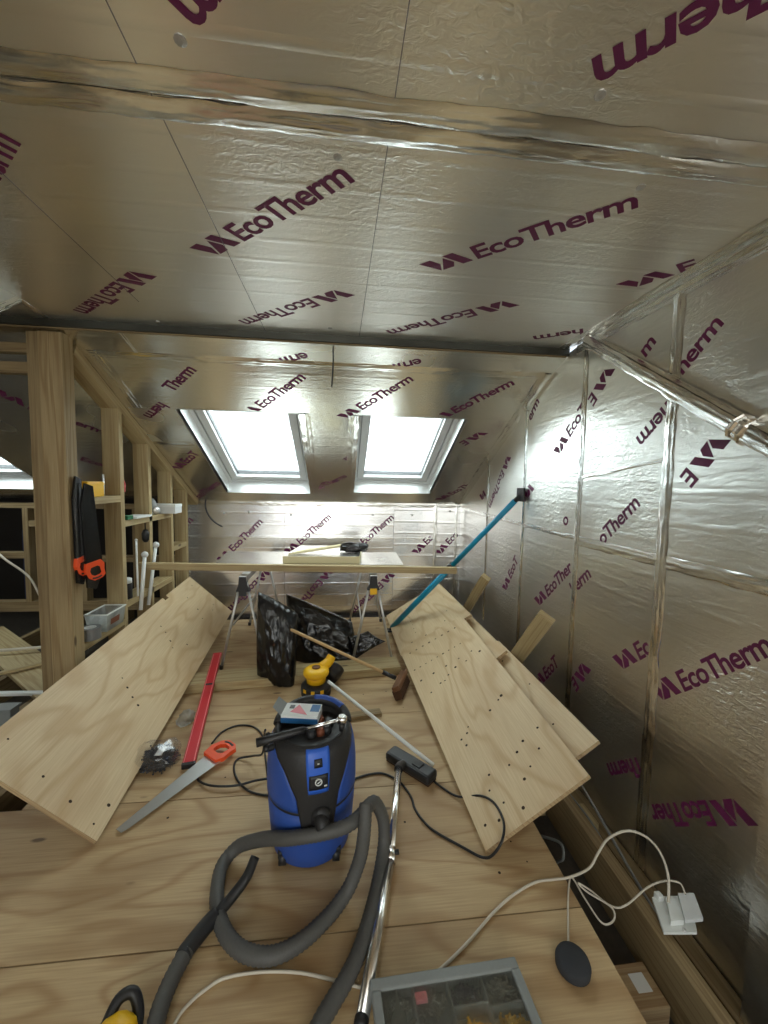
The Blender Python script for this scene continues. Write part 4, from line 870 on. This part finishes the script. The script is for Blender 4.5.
# top: a rim round a tool bowl, and the handle arch at the back
rim = lathe('top_rim', [(0.158, 0.465), (0.152, 0.482), (0.144, 0.494), (0.134, 0.497), (0.126, 0.490), (0.116, 0.46), (0.02, 0.450)], (VX, VY, 0), M['black2'], vc, 36, sy=1.02)
hp = [V(VX+0.140*math.sin(a), VY+0.02+0.118*math.cos(a), 0.478+0.036*math.cos(a*0.9)) for a in [(-1.55+3.1*k/12) for k in range(13)]]
hd_ = tube('carry_handle', hp, 0.021, M['black2'], vc, seg=10, n=3); tube('handle_inlay', [p+V(0, 0, 0.0055) for p in hp[6:11]], 0.0175, M['blue'], hd_, seg=10, n=3)
for a in (-0.75, 0.75, 2.4, -2.4):
    cxx, cyy = VX+0.150*math.sin(a), VY-0.150*math.cos(a)
    wq = tube('caster', [(cxx-0.014, cyy, 0.026), (cxx+0.014, cyy, 0.026)], 0.025, M['black'], vc, n=2, seg=14); box('caster_fork', (cxx-0.018, cyy-0.016, 0.03), (cxx+0.018, cyy+0.016, 0.062), M['black'], wq, 0.005)
pz = vpt(0.06, 0.252, 0.0)
tube('hose_port', [pz+V(0, 0.02, 0), pz+V(0.0, -0.028, 0)], 0.034, M['black'], vc, n=2, seg=18)
tube('hose_elbow', [pz+V(0, -0.01, 0), pz+V(0.004, -0.03, -0.006), pz+V(0.012, -0.04, -0.018)], 0.026, M['black'], vc, seg=14)
tube('cord_hook', [vpt(-1.25, 0.46, 0), vpt(-1.25, 0.46, 0.03), vpt(-1.2, 0.475, 0.04)], 0.012, M['black'], vc, seg=8)
tube('cord_hook', [vpt(-1.45, 0.485, 0), vpt(-1.45, 0.485, 0.03), vpt(-1.4, 0.497, 0.038)], 0.010, M['black'], vc, seg=8)
HOSE = [(-0.10, 0.84, 0.026), (-0.063, 0.92, 0.026), (-0.039, 0.959, 0.026), (-0.008, 0.998, 0.026), (0.026, 1.04, 0.026), (0.057, 1.086, 0.026), (0.086, 1.146, 0.026), (0.113, 1.213, 0.026), (0.139, 1.287, 0.028), (0.162, 1.36, 0.04), (0.179, 1.418, 0.08), (0.178, 1.438, 0.14), (0.162, 1.442, 0.19), (0.138, 1.432, 0.232), (0.108, 1.400, 0.240), (0.078, 1.368, 0.234), (0.04, 1.345, 0.228), (0.0, 1.335, 0.222), (-0.06, 1.333, 0.212), (-0.12, 1.340, 0.200), (-0.185, 1.360, 0.178), (-0.25, 1.40, 0.145), (-0.318, 1.444, 0.098), (-0.383, 1.472, 0.055), (-0.421, 1.458, 0.03), (-0.436, 1.414, 0.026), (-0.429, 1.352, 0.026), (-0.414, 1.293, 0.026), (-0.388, 1.238, 0.026), (-0.35, 1.186, 0.026), (-0.303, 1.147, 0.026), (-0.253, 1.126, 0.026), (-0.201, 1.12, 0.026), (-0.152, 1.131, 0.026), (-0.102, 1.156, 0.026), (-0.051, 1.195, 0.026), (-0.001, 1.241, 0.03), (0.04, 1.28, 0.05), (0.068, 1.300, 0.1), (0.085, 1.306, 0.16), (0.094, 1.318, 0.23), (0.098, 1.338, 0.285), (0.10, 1.352, 0.305)]
hvs, hfs = tube_data(hose_pts(HOSE, 0.0075), 0.0235, 14, 0.06); pyd('hose', hvs, hfs, M['hose'], vc, True)
cr = empty('vacuum_hose_handle', (-0.42, 1.2, 0), 'black vacuum hose handle curving over the floor at the lower left', 'hose')
H2 = [(-0.303, 1.375, 0.10), (-0.324, 1.328, 0.07), (-0.373, 1.278, 0.04), (-0.425, 1.218, 0.03), (-0.462, 1.159, 0.026), (-0.478, 1.092, 0.026), (-0.483, 1.027, 0.026), (-0.473, 0.964, 0.026), (-0.45, 0.90, 0.026)]
tube('bent_pipe', H2[:4], lambda t: 0.0165+0.002*t, M['black'], cr, seg=14); tube('grip_sleeve', [V(-0.400, 1.247, 0.034), V(-0.425, 1.218, 0.03), V(-0.462, 1.159, 0.027), V(-0.468, 1.14, 0.027)], 0.0245, M['black'], cr, seg=14)
hv2, hf2 = tube_data(hose_pts(H2[4:], 0.0075), 0.0235, 14, 0.06); pyd('ribbed_hose', hv2, hf2, M['hose'], cr, True)
# wand and floor head
wd = empty('vacuum_wand', (0.2, 1.4, 0), 'chrome vacuum wand with a black floor head lying beside the hose', 'vacuum wand')
wa, wm, we = V(0.290, 1.795, 0.075), V(0.205, 1.400, 0.035), V(0.070, 0.955, 0.024)
tube('upper_tube', [wa, wm], 0.0165, M['chrome'], wd, n=2, seg=16); tube('lower_tube', [wm, we], 0.0195, M['chrome'], wd, n=2, seg=16)
jn = tube('lock_collar', [wm.lerp(wa, 0.05), wm.lerp(we, 0.06)], 0.0225, M['chrome'], wd, n=2, seg=16); tube('lock_button', [wm+V(0.015, 0, 0.01), wm+V(0.03, -0.002, 0.014)], 0.009, M['black'], jn, n=2); tube('end_seal', [we, we.lerp(wm, -0.05)], 0.020, M['black'], wd, n=2, seg=14)
tube('swivel_neck', [wa, wa+V(0.008, 0.03, -0.008), V(0.325, 1.87, 0.045)], 0.021, M['black'], wd, seg=14)
fd = V(0.185, -0.20, 0).normalized(); fc = V(0.368, 1.885, 0.030)
fh = bar('floor_head', fc-fd*0.14, fc+fd*0.14, 0.085, 0.048, M['black'], wd, bev=0.014); bar('pedal', fc+fd*0.02-V(0, 0, -0.024), fc+fd*0.07-V(0, 0, -0.024), 0.04, 0.01, M['black2'], fh, bev=0.003); bar('brush_strip', fc-fd*0.135-V(0, 0, 0.025), fc+fd*0.135-V(0, 0, 0.025), 0.07, 0.008, M['bristle'], fh, bev=0)
# on top of the vacuum cleaner
zt = 0.503
pb_ = empty('printed_carton', (VX-0.03, VY+0.02, zt), 'small white and blue printed carton with an open flap on the vacuum cleaner', 'box')
rz = Matrix.Rotation(-0.16, 3, 'Z'); pc = V(VX-0.045, VY+0.03, 0)
def pbox(nm, x0, x1, y0, y1, z0, z1, mat, par):
    bm = bmesh.new(); bm_box(bm, ((x0+x1)/2, (y0+y1)/2, (z0+z1)/2), (x1-x0, y1-y0, z1-z0), None, 0.0); bmesh.ops.rotate(bm, cent=(0, 0, 0), matrix=rz, verts=bm.verts[:]); bmesh.ops.translate(bm, vec=pc, verts=bm.verts[:]); return from_bm(nm, bm, mat, par)
cb = pbox('carton', -0.075, 0.075, -0.045, 0.045, zt, zt+0.032, M['paper'], pb_); pbox('blue_band', -0.0755, 0.0755, -0.0456, -0.0448, zt, zt+0.022, M['boxblue'], cb); pbox('blue_panel', 0.035, 0.072, -0.01, 0.04, zt+0.032, zt+0.0325, M['boxblue'], cb)
pyd('pink_panel', [pc+rz @ V(*p) for p in [(-0.045, -0.02, zt+0.0326), (0.03, -0.035, zt+0.0326), (-0.02, 0.035, zt+0.0326)]], [(0, 1, 2)], M['pink'], cb); pbox('dark_panel', -0.055, -0.035, 0.005, 0.03, zt+0.032, zt+0.0325, M['black'], cb)
pyd('flap', [pc+rz @ V(*p) for p in [(-0.075, -0.045, zt+0.03), (-0.075, 0.045, zt+0.03), (-0.11, 0.04, zt+0.062), (-0.11, -0.04, zt+0.062)]], [(0, 1, 2, 3)], M['greypl'], cb)
rc = empty('ratchet_wrench', (VX, VY-0.06, zt), 'ratchet wrench with a black grip lying across the vacuum cleaner top', 'wrench')
ra, rb = V(-0.310, 1.44, 0.495), V(0.010, 1.50, 0.535)
tube('grip', [ra, ra.lerp(rb, 0.55)], lambda t: 0.0165-0.003*t, M['black'], rc, n=4, seg=12); tube('steel_shaft', [ra.lerp(rb, 0.55), rb], 0.007, M['chrome'], rc, n=2); lathe('ratchet_head', [(0.012, -0.014), (0.019, -0.010), (0.020, 0.008), (0.014, 0.014)], rb, M['chrome'], rc, 16); lathe('drive_socket', [(0.011, -0.045), (0.012, -0.014)], rb, M['black2'], rc, 12)
tr_ = empty('tool_clutter', (VX+0.03, VY-0.03, 0.43), 'dark sockets and brown fittings heaped in the vacuum tool bowl', 'fittings')
for k, (dx, dy, dz, r, m) in enumerate([(0.0, -0.055, 0.452, 0.022, 'black'), (0.035, -0.045, 0.452, 0.018, 'copper'), (0.06, -0.03, 0.452, 0.02, 'black'), (0.02, -0.02, 0.452, 0.016, 'copper'), (0.065, 0.01, 0.452, 0.022, 'black2'), (0.03, 0.03, 0.452, 0.02, 'copper')]):
    lathe('fitting', [(r*0.7, 0), (r, 0.008), (r, 0.035), (r*0.6, 0.05)], (VX+dx, VY+dy, dz), M[m], tr_, 10)

# ------------------------------------------------------------------ cables
def cable(name, pts, r, mat, label): return tag(tube(name, pts, r, M[mat], seg=7, n=7), label, 'cable')
cable('power_cord', [(-0.698, 2.136, 0.03), (-0.684, 2.269, 0.006), (-0.607, 2.325, 0.006), (-0.511, 2.303, 0.006), (-0.438, 2.204, 0.006), (-0.39, 2.028, 0.006), (-0.353, 1.896, 0.006)], 0.0052, 'cable_b', 'black cord looping from the saw handle round to the vacuum cleaner')
cable('power_cord', [(-0.308, 1.60, 0.44), (-0.335, 1.72, 0.34), (-0.37, 1.85, 0.16), (-0.446, 2.003, 0.04), (-0.532, 2.032, 0.006), (-0.536, 1.967, 0.006), (-0.492, 1.875, 0.006), (-0.414, 1.8, 0.006), (-0.31, 1.765, 0.006)], 0.0052, 'cable_b', 'black cord hanging from the left side of the vacuum cleaner to the floor')
cable('power_cord', [(-0.70, 1.925, 0.006), (-0.681, 1.891, 0.006), (-0.604, 1.84, 0.018), (-0.495, 1.831, 0.018), (-0.407, 1.855, 0.018), (-0.331, 1.881, 0.006)], 0.0052, 'cable_b', 'short run of black cord emerging from under the handsaw blade')
cable('power_cord', [(0.04, 1.80, 0.006), (0.077, 1.84, 0.006), (0.164, 1.867, 0.006), (0.23, 1.862, 0.006), (0.30, 1.80, 0.0062), (0.339, 1.706, 0.006), (0.345, 1.637, 0.006), (0.372, 1.567, 0.006), (0.411, 1.514, 0.006), (0.502, 1.438, 0.006), (0.565, 1.385, 0.010), (0.60, 1.365, 0.035), (0.640, 1.370, 0.090), (0.672, 1.435, 0.108), (0.670, 1.526, 0.106), (0.635, 1.60, 0.080), (0.56, 1.68, 0.014), (0.501, 1.745, 0.008), (0.465, 1.80, 0.01), (0.44, 1.84, 0.05)], 0.0052, 'cable_b', 'black cord snaking from the vacuum cleaner over the corner of the big sheet')
cable('extension_cable', [(1.139, 1.13, 0.05), (1.168, 1.171, 0.11), (1.182, 1.229, 0.14), (1.165, 1.281, 0.15), (1.11, 1.306, 0.15), (1.04, 1.31, 0.12), (0.991, 1.295, 0.08), (0.945, 1.278, 0.04), (0.869, 1.277, 0.012), (0.8, 1.279, 0.006), (0.73, 1.275, 0.006), (0.624, 1.237, 0.006), (0.529, 1.186, 0.006), (0.424, 1.116, 0.006), (0.332, 1.063, 0.006), (0.274, 1.035, 0.006)], 0.0046, 'cable_w', 'white cable arching from the socket and across the floor to the organiser case')
cable('extension_cable', [(-0.45, 0.95, 0.006), (-0.432, 1.015, 0.006), (-0.411, 1.044, 0.006), (-0.379, 1.069, 0.006), (-0.33, 1.092, 0.006), (-0.23, 1.097, 0.006), (-0.11, 1.084, 0.006), (0.01, 1.051, 0.006), (0.074, 1.031, 0.006), (0.10, 1.02, 0.006)], 0.0046, 'cable_w', 'white cable curving along the floor at the bottom under the hoses')
cable('thin_lead', [(0.735, 1.068, 0.02), (0.773, 1.13, 0.006), (0.809, 1.19, 0.006), (0.852, 1.255, 0.006), (0.879, 1.278, 0.008), (0.886, 1.211, 0.0), (0.902, 1.138, -0.01), (0.949, 1.143, -0.01), (0.961, 1.174, 0.0), (0.909, 1.23, 0.0), (0.887, 1.253, 0.012), (0.923, 1.236, 0.0), (0.963, 1.178, 0.0), (1.004, 1.159, 0.02), (1.103, 1.183, 0.05), (1.179, 1.191, 0.06), (1.226, 1.179, 0.06), (1.222, 1.15, 0.05)], 0.0032, 'cable_w', 'thin white lead looping from the black puck to the socket')
cable('grey_cable', [(1.17, 2.6, -0.06), (1.18, 2.2, -0.05), (1.20, 1.9, -0.03), (1.215, 1.75, -0.02), (1.20, 1.5, -0.06), (1.19, 1.3, -0.10), (1.20, 1.1, -0.15), (1.2, 0.8, -0.2)], 0.006, 'greypl', 'grey cable running in the gap between joist and side wall')
cable('grey_cable', [(1.16, 2.4, -0.12), (1.17, 1.9, -0.10), (1.18, 1.6, -0.09), (1.17, 1.4, -0.14), (1.165, 1.2, -0.2)], 0.005, 'greypl', 'second grey cable sagging low beside the joist')
cable('grey_cable', [(0.95, 1.62, -0.16), (0.98, 1.52, -0.10), (0.965, 1.47, -0.12), (0.955, 1.5, -0.2), (0.98, 1.3, -0.23), (0.97, 1.1, -0.235), (0.96, 0.8, -0.24)], 0.006, 'greypl', 'dusty cable curled in the floor void left of the joist')

# socket plates on the joist
sk = empty('twin_socket', (1.18, 1.11, 0.0), 'white twin socket with plugged in adaptors on top of the joist', 'socket')
pyd0 = [(1.115, 1.175), (1.268, 1.170), (1.188, 1.058), (1.066, 1.066)]
slab('face_plate', [(1.125, 1.183, 0.012), (1.269, 1.176, 0.012), (1.188, 1.067, 0.012), (1.077, 1.077, 0.012)], 0.010, M['plate'], sk, None, None, (0, 0, 1))
slab('plug', [(1.16, 1.158, 0.032), (1.21, 1.157, 0.032), (1.16, 1.089, 0.032), (1.113, 1.09, 0.032)], 0.019, M['plate'], sk, None, None, (0, 0, 1))
slab('adaptor', [(1.203, 1.16, 0.045), (1.261, 1.155, 0.045), (1.219, 1.078, 0.045), (1.153, 1.078, 0.045)], 0.012, M['white'], sk, None, None, (0, 0, 1))
box('earth_tab', (1.135, 1.165, 0.002), (1.158, 1.19, 0.028), M['plate'], sk, 0.004); tube('screw_head', [(1.15, 1.075, 0.012), (1.15, 1.075, 0.015)], 0.006, M['alu'], sk, n=2)

# black fabric puck
pk = empty('speaker_puck', (0.722, 1.022, 0), 'round dark fabric speaker puck on the plywood at the lower right', 'speaker')
lathe('fabric_side', [(0.044, 0.001), (0.050, 0.006), (0.051, 0.022), (0.047, 0.032), (0.036, 0.036), (0.004, 0.037)], (0.722, 1.022, 0), M['darkgrey'], pk, 30); lathe('base_ring', [(0.043, 0.0), (0.045, 0.002), (0.044, 0.004)], (0.722, 1.022, 0), M['black'], pk, 30)

# organiser case at the bottom edge
oc = empty('organiser_case', (0.33, 0.88, 0), 'grey organiser case with a clear lid full of screws at the bottom edge', 'organiser case')
O0, OX, OY = V(0.100, 1.006, 0), V(0.995, 0.03, 0).normalized(), V(0.06, -0.998, 0).normalized(); OW, OD, OH = 0.43, 0.32, 0.062
def oq(a, b, z): return O0+OX*a+OY*b+V(0, 0, z)
def obox(nm, a0, a1, b0, b1, z0, z1, mat, par, bev=0.0):
    bm = bmesh.new(); bm_box(bm, ((a0+a1)/2, (b0+b1)/2, (z0+z1)/2), (a1-a0, b1-b0, z1-z0), None, bev)
    bmesh.ops.transform(bm, matrix=Matrix((OX, OY, V(0, 0, 1))).transposed().to_4x4(), verts=bm.verts[:]); bmesh.ops.translate(bm, vec=O0, verts=bm.verts[:]); return from_bm(nm, bm, mat, par)
obox('base_tray', 0, OW, 0, OD, 0.001, 0.008, M['greypl'], oc)
for a0, a1, b0, b1 in [(0, OW, 0, 0.012), (0, OW, OD-0.012, OD), (0, 0.012, 0.012, OD-0.012), (OW-0.012, OW, 0.012, OD-0.012)]: obox('side_wall', a0, a1, b0, b1, 0.008, 0.050, M['greypl'], oc)
for a0, a1, b0, b1 in [(-0.004, OW+0.004, -0.004, 0.024), (-0.004, OW+0.004, OD-0.024, OD+0.004), (-0.004, 0.022, 0.024, OD-0.024), (OW-0.022, OW+0.004, 0.024, OD-0.024)]: obox('lid_frame', a0, a1, b0, b1, 0.0505, 0.064, M['greypl'], oc, 0.004)
obox('clear_lid', 0.0225, OW-0.0225, 0.0245, OD-0.0245, 0.054, 0.057, M['lid'], oc)
cw = (OW-0.024)/4
for k in (1, 2, 3): obox('divider', 0.012+cw*k-0.002, 0.012+cw*k+0.002, 0.012, OD-0.012, 0.008, 0.0485, M['tubpl'], oc)
for a0, a1, b in [(0.012, 0.012+cw*2-0.003, 0.15), (0.012+cw*2+0.003, 0.012+cw*3-0.003, 0.075), (0.012+cw*3+0.003, OW-0.012, 0.085)]: obox('divider', a0, a1, b-0.002, b+0.002, 0.008, 0.048, M['tubpl'], oc)
mats = ['screw', 'screw', 'screw', 'alu', 'brass', 'brass', 'alu', 'yellow']
for k in range(4):
    for j, (b0, b1) in enumerate(((0.02, 0.07), (0.095, 0.15))):
        c0 = oq(0.012+cw*(k+0.5), (b0+b1)/2, 0.009); screws('screws', oc, c0, cw*0.44, 0.027, 0.04, 110, M[(['greyscrew', 'greyscrew', 'screw', 'greyscrew'] if j == 0 else ['greyscrew', 'greyscrew', 'yellow', 'brass'])[k]], 0.002, 0.022)
box('pink_packet', tuple(oq(0.13, 0.03, 0.035)), tuple(oq(0.165, 0.015, 0.045)), M['pink'], oc) if False else obox('pink_packet', 0.118, 0.15, 0.03, 0.05, 0.036, 0.046, M['pink'], oc)

# yellow and black tool at the lower left
dt = empty('cordless_tool', (-0.55, 0.98, 0), 'yellow and black cordless tool poking in at the bottom edge', 'power tool')
lump('body', (-0.565, 0.955, 0.0), (0.055, 0.06, 0.05), M['yellow'], dt, 4.4, 0.12, 3); tube('handle_loop', [(-0.60, 0.98, 0.05), (-0.585, 1.02, 0.075), (-0.555, 1.035, 0.07), (-0.53, 1.01, 0.045), (-0.52, 0.97, 0.03)], 0.014, M['black'], dt, seg=10)
box('battery', (-0.61, 0.86, 0.0), (-0.52, 0.92, 0.06), M['black'], dt, 0.006)
cable('thin_wire', [(-1.429, 4.305, 1.295), (-1.441, 4.305, 1.199), (-1.412, 4.305, 1.104), (-1.351, 4.305, 1.03), (-1.27, 4.305, 0.977)], 0.004, 'cable_b', 'thin black wire hanging down the knee wall under the left skylight')
